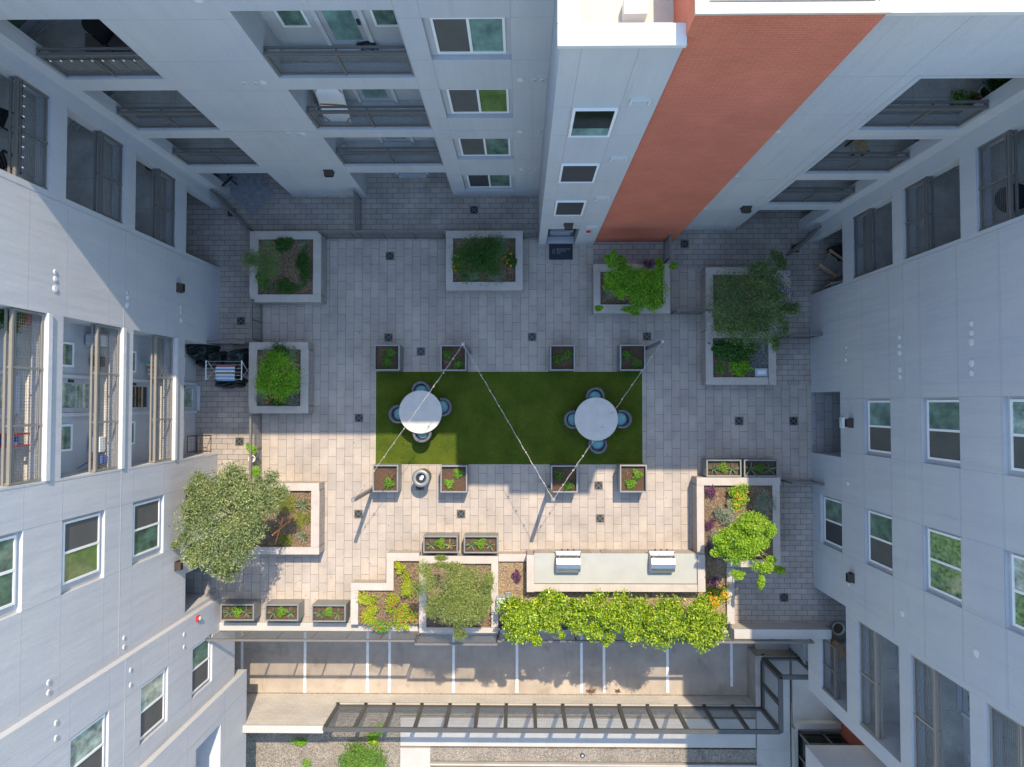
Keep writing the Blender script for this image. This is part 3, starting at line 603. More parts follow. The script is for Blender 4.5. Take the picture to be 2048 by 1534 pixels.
# stepped-out southern bays of the west wing
X2, X3 = -10.86, -10.66
Y2a, Y2b, Y3b = -7.0, -10.33, -22.
f2=fW(X2)
W2=[((279.6,1370),(329,1343),(329,1436),(279.6,1482)), ((383.4,1300),(419,1281),(419,1360),(383,1389)), ((137.5,1478),(209,1432),(209,1535),(137.5,1600))]
wr=[rect(lambda u,v: onX(u,v,X2-.06), q) for q in W2]
s0_=wr[0][0]; s1_=wr[0][1]; wr=[(s0_,s1_,r[2],r[3]) for r in wr]
RS0,RS1=s0_-.1,s1_+.06
back=[(RS0,RS1,r[2]-.08,r[3]+.1) for r in wr]
facade(f2, Y2b-.3, Y2a, -1.25, 14.2, [], back, .56).build('wall','stucco',ww)
joints(f2, ww, Y2b, Y2a, -1.2, 14.2, sum([[b[2],b[3]] for b in back],[]), [RS0,RS1], back, w=.009)
joints(f2, ww, Y2b, Y2a, -1.2, 14.2, [6.17], [], back, 'metal_reveal', .018, .006, 'metal_reveal')
for r,c in zip(wr,[('insect_screen','glass_pale'),('insect_screen','glass_green'),('insect_screen','glass_pale')]): window(f2, ww, r, c)
f3=fW(X3)
h3=[(-13.7,-11.35,3.3,5.3),(-13.7,-11.35,.4,2.3)]
facade(f3, Y3b, Y2b, -1.95, 14.2, h3, [], .76).build('wall','stucco',ww)
joints(f3, ww, Y3b, Y2b, -1.9, 14.2, [2.9,.1,5.9,9.0], [-11.1], h3, w=.014)
iw=FB(f3); iw.fb(-13.8,-11.25,1.9,2.05,.0,5.6); iw.fb(-11.348,-11.25,.762,1.9,.2,5.6); iw.build('balcony_wall','stucco',ww)
fl=FB(f3); fl.fb(-13.7,-11.35,.03,1.9,3.1,3.29); fl.fb(-13.7,-11.35,.03,1.9,.1,.39); each(fl,'balcony_floor','slab_concrete',ww)
window(f3, ww, (-13.2,-11.9,3.6,5.0), ('glass_pale','glass_green'), n=1.9)
for u,v in ((248,1276),(248,1294),(97,1365),(97,1385),(261,1340),(261,1370),(112,1446),(112,1476),(368,1269),(368,1294)):
    s,z=onX(u,v,X2)
    if s<Y2a: vent(f2,ww,s,z,.085,True)
    else:
        s,z=onX(u,v,XW); vent(f,ww,s,z,.085,True)
s,z=onX(394,1237,X2); FB(f2).fb(s-.09,s+.09,-.07,0,z-.1,z+.1).build('fire_alarm','red',ww,bevel=.01); FB(f2).fb(s-.05,s+.05,-.1,-.07,z-.09,z-.0).build('strobe_lens','frame_white',ww)
MB().box(XW-9,XW-.36,-22,YN,13.3,13.5).box(XW-.42,XW+.03,Y2a,YN,14.2,14.28).build('roof','roof_white',ww)
MB().box(-14,-13.8,-20,-7.5,-4.6,0).build('recessed_wall','stucco',ww)
# ---------------------------------------------------------------- stair tower
st = thing('stair_tower', (1.6,YT,0), 'tall pale grey stucco stair tower with three windows and the lobby door at its foot', 'tower')
f=fN(YT); ZT=14.25
TW=[((1144,217),(1233,217),(1222,272),(1138,272)),((1122,328),(1197,328),(1190,364),(1117,364)),((1112,402),(1172,402),(1165,430),(1107,430))]
wr=[rect(lambda u,v: onY(u,v,YT-.02), q) for q in TW]
dx0,dx1=P(1092,490)[0],P(1149,490)[0]
facade(f, XT0, XT1+.0, 0, ZT, [(dx0,dx1,0,2.25)]).build('wall','stucco',st)
joints(f, st, XT0, XT1, 0, ZT, sum([[r[2]-.02,r[3]+.02] for r in wr],[])+[2.55], [wr[0][0]-.03, wr[0][1]+.03], [(dx0,dx1,0,2.25)]+[(r[0],r[1],r[2],r[3]) for r in wr], w=.008)
joints(f, st, XT0, XT1, 0, ZT, [5.6], [], [], 'metal_reveal', .018, .006, 'metal_reveal')
MB().box(XT0,XT0+.3,YT+.361,YN+2,0,ZT).build('side_wall','stucco',st)
for r,c in zip(wr,['glass_dark','insect_screen_dark','insect_screen_dark']): window(f, st, r, (c,), n=0)
FB(f).fb(wr[0][0]+.06,wr[0][1]-.06,-.034,-.03,wr[0][2]+.06,wr[0][2]+.45).build('window_blind','glass_teal',st)
for u,v in ((1280,202),(1237,317),(1205,396),(1183,453)):
    s,z=onY(u,v,YT); mb=FB(f); mb.fb(s-.2,s+.2,-.05,0,z-.12,z-.09); mb.fb(s-.2,s+.2,-.05,0,z+.09,z+.12); mb.fb(s-.2,s-.15,-.05,0,z-.09,z+.09); mb.fb(s+.15,s+.2,-.05,0,z-.09,z+.09)
    for k in range(3): mb.fb(s-.14,s+.14,-.045,-.02,z-.075+k*.055,z-.04+k*.055)
    mb.build('louvre_vent','vent_white',st)
s,z=onY(1137,448,YT); wall_pack(f,st,s,z)
s,z=onY(1177,462,YT); FB(f).fb(s-.07,s+.07,-.07,0,z-.02,z+.1).build('fire_alarm','red',st,bevel=.01); FB(f).fb(s-.05,s+.05,-.06,0,z-.11,z-.03).build('strobe_lens','frame_white',st)
# lobby door in its recess
mb=FB(f); mb.fb(dx0-.1,dx0-.002,.36,1.1,0,2.4); mb.fb(dx1+.002,dx1+.1,.36,1.1,0,2.4); mb.fb(dx0,dx1,.36,1.1,2.252,2.4); mb.fb(dx0,dx1,.9,1.1,0,2.25); mb.build('entry_recess','dark_metal',st)
dr=FB(f); dr.fb(dx0+.06,dx1-.06,.30,.36,.0,.16); dr.fb(dx0+.06,dx1-.06,.30,.36,2.0,2.12); dr.fb(dx0+.06,dx0+.14,.30,.36,.16,2.0); dr.fb(dx1-.14,dx1-.06,.30,.36,.16,2.0); o=dr.build('door','dark_metal',st)
FB(f).fb(dx0+.14,dx1-.14,.32,.34,.16,2.0).build('glass_panel','glass_dark',o)
t=FB(f); t.fb(dx0+.05,dx1-.03,.03,.28,.006,.03); t.build('threshold','alu',o); t=FB(f); t.fb(dx0+.12,dx1-.2,.2,.25,.55,.60); t.fb(dx0+.12,dx1-.12,.2,.25,1.0,1.12); t.fb(dx0+.2,dx1-.25,.22,.26,1.5,1.58); t.build('push_bar','alu',o)
# parapet with a broad white coping
px_=XT0-.06
mb=MB(); X5=XT1+.02
mb.box(px_,X5+.0,YT-.07,YT+.30,ZT,ZT+.10); mb.box(px_,px_+.34,YT+.302,YT+4,ZT,ZT+.10)
mb.build('coping','roof_white',st,bevel=.015)
mb=MB(); mb.box(XT0+.3,XB1,YT+.361,YT+5,ZT-1.0,ZT-.8); mb.build('roof','roof_cream',st)
MB().box(XT1-.9,XT1-.5,YT+.8,YT+1.1,ZT-.8,ZT-.5).build('roof_unit','plastic_white',st)
# ---------------------------------------------------------------- red brick tower
bt = thing('brick_tower', (4.1,YB,0), 'tall plain red brick tower rising beside the grey stair tower', 'tower')
ZB=15.0
MB().box(XT1+.003,XB1,YB-.0,YB+.3,0,ZB).build('wall','red_brick',bt)
MB().box(XT1+.003,XT1+.3,YB+.303,YB+4,ZT-1,ZB).box(XB1-.3,XB1,YB+.303,YB+4,0,ZB).build('side_wall','red_brick',bt)
mb=MB(); mb.box(XT1-.02,XB1+.03,YB-.03,YB+.14,ZB,ZB+.05); mb.box(XB1-.14,XB1+.03,YB+.142,YB+4,ZB,ZB+.05); mb.box(XT1-.02,XT1+.1,YB+.142,YB+4,ZB,ZB+.05); mb.box(XT1+.102,XB1-.142,YB+.142,YB+4,ZB,ZB+.02); mb.build('coping','roof_cream',bt)
rl=MB(); rl.box(XT1+.2,XB1-.2,YB+.17,YB+.2,ZB+.021,ZB+.07); rl.build('membrane_upstand','roof_white',bt)
# ---------------------------------------------------------------- north wing, right part
nr = thing('apartment_wing', (8,YN2,0), 'shaded blue-grey stucco wing right of the brick tower, one stack of corner balconies', 'apartment building', 'apartment wings round the courtyard')
f=fN(YN2)
NE0=(onY(1846,144,YN2)[0]+onY(1480,458,YN2)[0]+onY(1700,270,YN2)[0])/3
hN=[(NE0,XE-.36,a,b) for a,b in HZ]
facade(f, XB1+.003, XE+.36, 0, 14.2, hN).build('wall','stucco',nr)
joints(f, nr, XB1, XE, 0, 14.2, [12.0,10.2,8.9,7.2,4.0,2.5], [onY(1960,20,YN2)[0]], hN, w=.008)
joints(f, nr, XB1, XE, 0, 14.2, [5.75], [], hN, 'metal_reveal', .016, .006, 'metal_reveal')
t=FB(f); t.fb(NE0-.14,NE0-.128,-.006,.01,0,12.05); t.fb(NE0-.128,XE,-.006,.01,12.04,12.052); t.build('edge_trim','metal_reveal',nr)
for u,v,rr in ((1536,263,.09),(1556,263,.09),(1459,351,.08),(1475,351,.08),(1401,415,.08),(1412,415,.08)):
    s,z=onY(u,v,YN2); vent(f,nr,s,z,rr)
s,z=onY(1492,414,YN2); wall_pack(f,nr,s,z)
MB().box(XB1+.003,XE+.36,YN2-.04,YN2+.42,14.2,14.3).box(XB1,XE+.36,YN2+.42,YN2+8,13.3,13.5).build('roof','roof_white',nr)
# ---------------------------------------------------------------- east wing
ew = thing('apartment_wing', (XE,-2,0), 'shaded grey stucco wing on the right with two rows of white framed windows', 'apartment building', 'apartment wings round the courtyard')
f=fE(XE); YE=3.84
corner(ew, XE, YN2, 1, XE-.36, YN2-.42, YE+.12, NE0, 1.2/1.414)
SE0,SE1=-9.95,-6.75
hE=[(YE+.12,YN2-.42,a if a else -.03,b) for a,b in HZ]+[(-1.75,.42,-.03,2.3)]
hS=[(SE0,SE1,a,b) for a,b in HZ[1:]]+[(SE0,SE1+.2,.5,2.5),(-8.2,SE1+.2,-.03,.5)]
EU=[((1736,801),(1784,802),(1784,909),(1737,905)),((1854,801),(1922,800),(1923,925),(1855,917)),((2020,798),(2105,797),(2108,950),(2022,938))]
EW=[((1648,995),(1686,1005),(1687,1097),(1649,1085)),((1737,1022),(1787,1037),(1787,1141),(1738,1120)),((1856,1055),(1925,1077),(1926,1202),(1857,1175)),((2023,1105),(2110,1135),(2110,1290),(2025,1250))]
def tidy(rs):
    a=sum(r[0] for r in rs)/len(rs); b=sum(r[1] for r in rs)/len(rs); return [(a,b,r[2],r[3]) for r in rs]
wu=tidy([rect(lambda u,v: onX(u,v,XE+.06), q) for q in EU[:2]]+[rect(lambda u,v: onX(u,v,XE+.06), EU[2])]); wl=tidy([rect(lambda u,v: onX(u,v,XE+.06), q) for q in EW])
bu=[(r[0]-.12,r[1]+.07,r[2]-.14,r[3]+.04) for r in wu]; bl=[(r[0]-.12,r[1]+.07,r[2]-.14,r[3]+.04) for r in wl]
facade(f, -10.42, YN2-.003, -.55, 13.0, [(h[0],h[1],h[2],h[3]) for h in hE]+hS, bu+bl).build('wall','stucco',ew)
hs=hE+hS+bu+bl
zl=sorted({round(v,2) for b in bu+bl for v in b[2:]})
joints(f, ew, -6.6, YE, 0, 13, [z for z in zl], [bu[0][0],bu[0][1],bl[0][0],bl[0][1]], hs, w=.008)
joints(f, ew, -7.3, YE, 0, 13, [6.2], [], hs, 'metal_reveal', .018, .006, 'metal_reveal')
t=FB(f); t.fb(YE,YE+.012,-.006,.01,0,12.05); t.build('edge_trim','metal_reveal',ew)
for r,c in zip(wu,[('insect_screen','glass_teal'),('insect_screen','glass_green'),('insect_screen','glass_pale')]): window(f, ew, r, c)
for r,c in zip(wl,[('insect_screen_dark','glass_green'),('insect_screen','glass_green'),('glass_leaf_reflection','glass_leaf_reflection'),('glass_leaf_reflection','glass_pale')]): window(f, ew, r, c)
for u,v,rr in ((1692,693,.07),(1692,708,.07),(1692,719,.10),(1799,674,.085),(1799,692,.085),(1799,705,.11),(1799.5,739,.11),(1800,753,.085),(1943,647,.085),(1943,665.5,.09),(1943,684,.115),(1943,726,.115),(1943,746,.09),(1696,967,.09),(1805,1227,.11),(1953,1306,.12),(1698,1168,.09)):
    s,z=onX(u,v,XE); vent(f,ew,s,z,rr,rr<.08)
for u,v in ((1703,846),(1705,1155)):
    s,z=onX(u,v,XE); wall_pack(f,ew,s,z)
s,z=onX(1687,845,XE); o=exit_sign(f,ew,s,z-.02,None,.34); text_mesh('EXIT', .15, Matrix.Translation((XE-.073,s,z-.02)) @ Matrix(((0,0,-1,0),(-1,0,0,0),(0,1,0,0),(0,0,0,1))), 'green_letters', o, align='CENTER')
pg=MB(); pg.box(XE+.362,XE+4,.422,.6,0,2.45); pg.box(XE+.362,XE+4,-1.9,-1.752,0,2.45); pg.box(XE+.362,XE+4,-1.75,.42,2.302,2.45); pg.box(XE+4,XE+4.2,-1.75,.42,0,2.3); pg.build('passage_wall','stucco',ew)
# south-east balcony stack
D=1.45; iw=FB(f); fl=FB(f); cl=FB(f)
iw.fb(SE0-.1,SE1+.4,D,D+.15,-.5,12.1); iw.fb(SE0-.12,SE0-.002,.362,D,-.5,12.1); iw.fb(SE1+.202,SE1+.32,.362,D,-.5,12.1)
for z in FL[1:]: fl.fb(SE0,SE1+.2,.02,D-.002,z-.3,z)
fl.fb(SE0,-8.6,.362,D-.002,-.3,.012)
for a,b in HZ: cl.fb(SE0,SE1+.2,.362,D-.002,b+.003,b+.05)
iw.build('balcony_wall','stucco',ew); each(fl,'balcony_floor','slab_concrete',ew); each(cl,'balcony_ceiling','ceiling',ew)
for i in (1,2,3):
    screen((XE+.08,SE0+.02),(XE+.08,SE1-.02),HZ[i][0],1.05,2,ew,'rail_tan',topin=(1,0))
    mb=FB(f); mb.fb(SE0+.45,SE0+.65,D-.08,D,FL[i]+.3,FL[i]+.5); mb.build('outlet_cover','vent_white',ew)
    door(f,ew,-8.3,-7.4,FL[i]+.02,D,2.1,'glass_pale')
screen((XE+.1,SE0+.02),(XE+.1,-8.22),.5,1.02,2,ew,topin=(1,0))
fj=FB(f)
for z in FL[1:]: fj.fb(-8.3,-8.288,.37,D,z,z+.003)
each(fj,'floor_joint','joint',ew)
MB().box(XE+.36,XE+8,-10.42,YN2,12.3,12.5).box(XE-.03,XE+.4,-10.42,YN2-.1,13,13.08).build('roof','roof_white',ew)
MB().box(XE+.36,XE+6,-10.42,-10.2,-.55,13).build('end_wall','stucco',ew)
MB().box(XE+.9,XE+1.1,-10.45,-8.3,-4.6,-.9).build('lower_wall','block_wall',ew)
MB().box(XE+.3,XE+6,-10.5,-7.2,-.9,-.56).build('floor_slab','slab_concrete',ew)
MB().box(13.3,13.6,-22.,-12.6,-4.6,7.).build('brick_wall','red_brick',ew)
# ================================================================ GROUND AND SETTING
def prect(u0,v0,u1,v1,z=0.0):
    a=P(u0,v0,z); b=P(u1,v1,z); return min(a[0],b[0]),max(a[0],b[0]),min(a[1],b[1]),max(a[1],b[1])
ED=-8.02                                   # south edge of the podium
g=MB(); g.box(-15,15,ED,12,-.6,0); struct('patio_paving', g, 'pavers_small')
g=MB(); zl_=.004
for r in ((652,478,1187,606),(1187,528,1340,606),(1340,539,1406,606),(522,606,1406,960),(440,960,1386,1105),(440,1105,1396,1200),(400,1200,720,1245)):
    a,b=P(r[0],807)[0],P(r[2],807)[0]; c,d=P(1041,r[3])[1],P(1041,r[1])[1]; c=max(c,ED+.1); g.quad((a,c,zl_),(b,c,zl_),(b,d,zl_),(a,d,zl_))
a,b=P(1406,807)[0],XE; c,d=P(1041,956)[1],P(1041,770)[1]; g.quad((a,c,zl_),(b,c,zl_),(b,d,zl_),(a,d,zl_))
b=P(440,807)[0]; c,d=P(1041,1200)[1],P(1041,1108)[1]; g.quad((XW,c,zl_),(b,c,zl_),(b,d,zl_),(XW,d,zl_))
struct('courtyard_paving', g, 'pavers_large')
g=MB(); g.box(XE,XE+4,-1.75,.42,.001,zl_); g.box(XW-3.5,XW,-6.88,-5.6,.0015,zl_+.001); struct('passage_paving', g, 'pavers_passage')
g=MB(); g.box(-15,15,-12.3,-7.7,-4.75,-4.6); g.box(-15,15,-8.3,-2,-4.75,-4.6); struct('driveway', g, 'driveway_concrete')
g=MB(); g.box(-60,60,-70,-12.3,-4.8,-4.62); g.box(-60,-15,-12.3,60,-4.8,-4.62).box(15,60,-12.3,60,-4.8,-4.62); struct('ground', g, 'gravel')
ZS=-4.3
def srect(*r): return prect(*r,ZS)
g=MB(); a,b,c,d=srect(470,1412,800,1600); g.box(a,b,c,-12.62,ZS-.2,ZS); a2,b2,c2,d2=srect(800,1400,1545,1434); g.box(b+.001,b2,d2-.65,-12.62,ZS-.2,ZS-.02) if False else None
struct('gravel_bed', g, 'gravel')
g=MB(); a,b,c,d=srect(800,1415,1512,1435); g.box(a,b,c,-12.62,ZS-.2,ZS-.02)
a,b,c,d=srect(860,1496,1522,1526); g.box(a,b,c,d,ZS-.2,ZS-.02); struct('gravel_strip', g, 'gravel')
g=MB(); a,b,c,d=srect(800,1435,1512,1496); g.box(a,b,c,d,ZS-.2,ZS); a,b,c,d=srect(800,1496,860,1600); g.box(a,b,c,d-.0,ZS-.2,ZS)
a1,b1,c1,d1=srect(860,1526,1522,1534); g.box(a1,b1,c1,d1,ZS-.2,ZS+.05)
struct('footpath', g, 'concrete_pale')
g=MB(); a,b,c,d=srect(1512,1300,1583,1700); g.box(a,b,c,-10.0,ZS-.2,ZS-.0); struct('entry_walk', g, 'concrete_pale')
g=MB(); a,b,c,d=srect(1584,1300,1900,1700); g.box(a,b+4,c,-9.0,ZS-.2,ZS-.01); struct('plaza', g, 'concrete')
g=MB(); a,b,c,d=srect(860,1535,1512,1700); g.box(a,b,c,d-.01,ZS-.2,ZS-.03); struct('side_path', g, 'driveway_concrete')
# score lines of the slabs
g=MB()
for u in (937,1015,1093,1172,1248,1318,1405): 
    x=P(u,1460,ZS)[0]; g.box(x-.006,x+.006,P(0,1495,ZS)[1],P(0,1437,ZS)[1],ZS,ZS+.003)
for v in (1500,):
    a,b,c,d=srect(1512,v,1580,v+1); g.box(a,b,d-.012,d,ZS,ZS+.003)
x=P(1511,1460,ZS)[0]; g.box(x-.008,x+.008,P(0,1500,ZS)[1],-12.7,ZS+.001,ZS+.005); x=P(1583,1460,ZS)[0]; g.box(x-.01,x+.01,-20,-12.5,ZS+.001,ZS+.004)
struct('slab_joints', g, 'joint')
# driveway joints and bay lines
g=MB()
for x in (-9.6,-2.6,8.6): g.box(x-.006,x+.006,-12.29,-7.9,-4.6,-4.597)
struct('driveway_joints', g, 'joint')
for i,u in enumerate((484,610,735,779,907,1034,1163,1208,1335,1463)):
    x=P(u,1330,-4.6)[0]; y0=P(u,1385,-4.6)[1]
    o=MB().box(x-.055,x+.055,y0+(.25 if u==1463 else 0),-7.0,-4.6,-4.592).build('bay_line','white_paint',loc=(x,y0,-4.6)); tag(o,kind='structure')
# podium retaining wall and its edge
pw=thing('podium_edge',(0,ED,-4.6),'concrete edge beam, columns and curb holding up the courtyard above the driveway','podium')
MB().box(-11,XE+.8,ED-.02,ED+.25,-.95,-.001).build('edge_beam','concrete',pw)
for x in (-11,-5.6,-.2,5.2,10.6): MB().box(x-.25,x+.25,ED-.5+.55,ED+.6,-4.6,-.951).build('column','concrete',pw)
MB().box(-14,XE+1.2,-2.2,-2.0,-4.6,-.6).build('garage_back_wall','block_wall',pw)
cb=MB(); cb.box(P(440,1250)[0],P(836,1250)[0],ED-.15,ED+.14,-.45,.14)
a=P(836,1260)[0]; b=P(1000,1260)[0]; cb.box(a,b,ED-.26,ED-.02,-.45,.14); cb.box(b,P(1470,1255)[0],ED-.15,ED-.02,-.45,.30)
cb.build('curb','concrete_pale',pw,bevel=.012)
a,b,c,d=prect(1468,1251,1663,1265,.85)
pr=thing('parapet_wall',((a+b)/2,ED,0),'low concrete parapet in shade at the bottom right corner of the courtyard','wall')
MB().box(a-.0,b-.02,ED-.1,ED+.17,-.5,.80).build('wall','concrete',pr); MB().box(a,b,ED-.13,ED+.2,.802,.87).build('coping','concrete_pale',pr,bevel=.01)
# small cracked-oil and leaf litter marks
for u,v,r,l in ((1182,1382,.16,'brown leaf litter by a bay line on the driveway'),(1235,1382,.08,'small brown debris spot at the driveway edge, right of the larger litter')):
    x,y=P(u,v,-4.6); pts=RNG.normal(size=(120,3))*np.array([r*.6,r*.35,.008])+np.array([x,y,-4.585]); pts[:,2]=np.maximum(pts[:,2],-4.592)
    tag(leaves('leaf_litter',pts,'dirt_brown',.05,.6,loc=(x,y,-4.6),up=2),l,'leaf litter')

# ---------------------------------------------------------------- masonry planters
def capjoints(boxes, z, parent):
    g=MB()
    for a,b,c,d in boxes:
        if b-a>d-c:
            k=max(1,round((b-a)/.42)); 
            for i in range(1,k): x=a+(b-a)*i/k; g.box(x-.004,x+.004,c,d,z-.01,z+.0015)
        else:
            k=max(1,round((d-c)/.42))
            for i in range(1,k): y=c+(d-c)*i/k; g.box(a,b,y-.004,y+.004,z-.01,z+.0015)
    if g.v: into(parent,g,'joint')
def masonry(label, boxes, soils, h, soil='mulch', name='raised_planter', group='raised masonry planters', soilz=None, capm='cap_stone', cat='planter'):
    """boxes = cap rectangles in photo pixels at height h; soils likewise"""
    B=[prect(*b,h) for b in boxes]; S=[prect(*s,h-.1) for s in soils]
    x=sum((b[0]+b[1])/2 for b in B)/len(B); y=sum((b[2]+b[3])/2 for b in B)/len(B)
    t=thing(name,(x,y,0),label,cat,group); w=MB(); c=MB(); s_=MB(); k=.012
    for a,b,cc,d in B: w.box(a+k,b-k,cc+k,d-k,0,h-.065); c.box(a,b,cc,d,h-.063,h)
    w.build('wall','block_wall',t); capjoints(B,h,c.build('cap',capm,t))
    for i,(a,b,cc,d) in enumerate(S): s_.box(a,b,cc,d,.01,(soilz or h-.14)-.002*i)
    if S: s_.build('soil',soil,t)
    return t
def ring(o,i): 
    (a,b,c,d),(e,f_,g_,h)=o,i; return [(a,b,c,f_),(a,h,c,d),(a,f_,e,h),(g_,f_,c,h)]
def planter4(label,o,i,h=.76,soil='mulch'): return masonry(label, ring(o,i), [i], h, soil)
planter4('square block planter in the upper left, grey-green sparse tree leaning out of it',(500,462.5,641.5,604),(515,478,626.5,589))
planter4('block planter on the left edge holding the yellow-green tree beside the drying rack',(498,684.5,616,826.5),(513,699,601.5,812))
planter4('wide block planter above the turf beside the stair tower, filled with dark green',(891.8,461.6,1045.6,580),(906,475.6,1031,564),.7)
planter4('block planter in front of the red brick tower with a bright green tree',(1187,528,1340.5,626),(1201,543,1326.5,609),.7)
masonry('long two-bed block planter at the upper right under the large olive tree', ring((1411.5,534.6,1553,676),(1427,549,1540,661.5))+[(1411.5,676,1426.5,769.5),(1537,676,1553,769.5),(1426.5,754.7,1537,769.5)], [(1427,549,1540,661.5),(1426,676,1537,754.7)], .76)
masonry('sunlit block planter at the lower left under the big olive tree', ring((455,966,638,1109),(470,981.5,622.4,1094)), [(470,981.5,622.4,1094)], .76)
masonry('stepped low planter of flowering shrubs in the lower middle, left of the feathery tree', [(773,1106,838.5,1122),(773,1122,787,1166),(702,1166,787,1181),(702,1181,716,1249)], [(716,1181,787,1249),(787,1122,838.5,1249)], .55)
masonry('square block planter holding the feathery tree at the bottom centre', ring((838.5,1112,996.5,1266),(852.5,1127.5,982.5,1255)), [(852.5,1127.5,982.5,1255)], .6)
masonry('L-shaped gravel mulched planter running behind the grill counter with the citrus hedge', [(997,1108,1053,1123),(1453.5,1135,1469.5,1248)], [(997,1123,1053,1184),(997,1184,1453.5,1248),(1411.5,1111,1453.5,1184)], .52, 'mulch_gold', soilz=.40)
masonry('tall block planter at the lower right with purple plants and a bright tree', [(1393.5,955,1561,971),(1393.5,971,1409,1109),(1545,971,1561,1119),(1454,1119,1561,1134.5)], [(1409,971,1453.5,1111),(1453.5,971,1545,1119)], .76)

# ---------------------------------------------------------------- steel planters
def steel(label, r, h=.75, group='grey steel planters', soil='soil', z0=0):
    a,b,c,d=prect(*r,h+z0); w=.05; t=thing('steel_planter',((a+b)/2,(c+d)/2,z0),label,'planter',group)
    m=MB()
    for q in ((a,b,c,c+.004),(a,b,d-.004,d),(a,a+.004,c+.004,d-.004),(b-.004,b,c+.004,d-.004)): m.box(*q,z0+.02,z0+h-.05)
    m.build('body','planter_steel',t); MB().frame(a-.004,b+.004,c-.004,d+.004,w,z0+h-.05,z0+h).build('rim','planter_steel',t,bevel=.004)
    MB().box(a+.006,b-.006,c+.006,d-.006,z0+.02,z0+h-.14).build('soil',soil,t); MB().box(a+.04,b-.04,c+.04,d-.04,z0+.002,z0+.02).build('plinth','dark_metal',t)
    return ((a+b)/2,(c+d)/2,z0+h-.14,b-a,d-c)
SQ=[]
for nm,r in (('far left square steel planter on the upper side of the turf',(748.5,689.5,799,741)),('upper steel planter with a light pole at its right corner, above the turf',(881,690,932.5,741.5)),('third square steel planter on the upper side of the turf, no pole',(1100,690,1150,741)),('far right square steel planter on the upper side of the turf, beside a pole',(1240,689.5,1291,741)),
             ('sunlit square steel planter left of the fire-bin, below the turf',(745.5,930,796,984)),('square steel planter just right of the round litter bin, below the turf',(881,931,934,985)),('half shaded square steel planter below the turf with a pole at its corner',(1102,931,1155.5,985)),('far right sunlit square steel planter below the turf',(1240,930,1294,984.7))):
    SQ.append(steel(nm,r,.78))
RC=[]
for nm,r in (('leftmost of the three steel troughs along the bottom left edge, partly in tree shade',(441,1208.5,507.5,1241.5)),('middle of the three steel troughs along the bottom left edge',(530,1209,596.5,1242)),('rightmost of the three steel troughs along the bottom left edge, with a dried aloe',(623.5,1210,691,1244)),
             ('left one of the two steel troughs above the feathery tree',(846.5,1072,915.5,1106)),('right one of the two steel troughs above the feathery tree',(927.7,1072,995.7,1106.5)),('sunlit steel trough above the tall lower right planter',(1413,919.5,1483,953.5)),('shaded steel trough above the tall lower right planter',(1488,919.5,1556,953.5))):
    RC.append(steel(nm,r,.72,'grey steel troughs'))

# ---------------------------------------------------------------- turf
a,b,c,d=prect(752.5,743.5,1285,929); struct('turf', MB().box(a,b,c,d,.001,.03), 'turf')
n=42000; pts=np.stack([RNG.uniform(a+.01,b-.01,n),RNG.uniform(c+.01,d-.01,n),np.full(n,.036)],1)
tag(leaves('grass_blades',pts,'turf_blades',.035,.3,loc=((a+b)/2,(c+d)/2,.03),up=.3),'short artificial grass pile covering the central rectangle','grass',kind='stuff')
MB_=MB().frame(a-.03,b+.03,c-.03,d+.03,.029,.001,.022); tag(MB_.build('turf_edging','cap_stone',loc=((a+b)/2,(c+d)/2,0)),kind='structure')

# ---------------------------------------------------------------- drains
def drain(u,v,label,z=0.004):
    x,y=P(u,v,z); t=thing('floor_drain',(x,y,z),label,'drain','square floor drains'); s=.14
    MB().box(x-s,x+s,y-s,y+s,z+.0005,z+.002).build('sump','drain_well',t); MB().frame(x-s-.02,x+s+.02,y-s-.02,y+s+.02,.03,z+.001,z+.008).build('rim','grate_rim',t)
    g=MB()
    q=MB()
    for sx in (1,-1): q.obox((x,y,z+.0065+.0005*sx),(s*.93,s*.93*sx,0),(-.007*sx,.007,0),(0,0,.002))
    q.build('cross_bar','grate_bar',t)
    for k in range(-3,4):
        if k: g.box(x+k*.036-.010,x+k*.036+.010,y-s+.01,y+s-.01,z+.0025,z+.005)
    g.build('grate','grate',t)
for u,v,l in ((780,512,'square drain in the paving below the upper left fence line'),(777,675,'square drain just above the far left upper steel planter'),(842,703,'square drain between the first two upper steel planters'),(1064,674,'square drain left above the third upper steel planter'),(1294,673,'square drain above the far right upper steel planter'),
    (948,420,'drain in the dark patio above the wide dark-green planter'),(1369,488,'drain in the dark pavers right of the brick tower foot'),(482,642,'drain in the shaded strip left of the two left planters'),(479,883,'sunlit drain on the patio with the wire rack'),(718,836,'drain just left of the turf'),
    (717,1028,'sunlit drain left of the lower left pole shadow'),(922,1028,'sunlit drain below the square planter by the litter bin'),(1197,971,'sunlit drain between the two lower right square planters'),(1200,1037,'sunlit drain above the grill counter'),(1478,842,'drain in the paving right of the turf, nearer the turf'),(1587,842,'drain in the paving right of the turf, nearer the passage'),
    (1568,1195,'drain in the shaded brick paving at the lower right'),(840,972,'drain half hidden under the round litter bin'),(1590,497,'drain partly under the slanted fence at the upper right'),(463,425,'drain beside the slanted fence at the upper left')):
    drain(u,v,l)

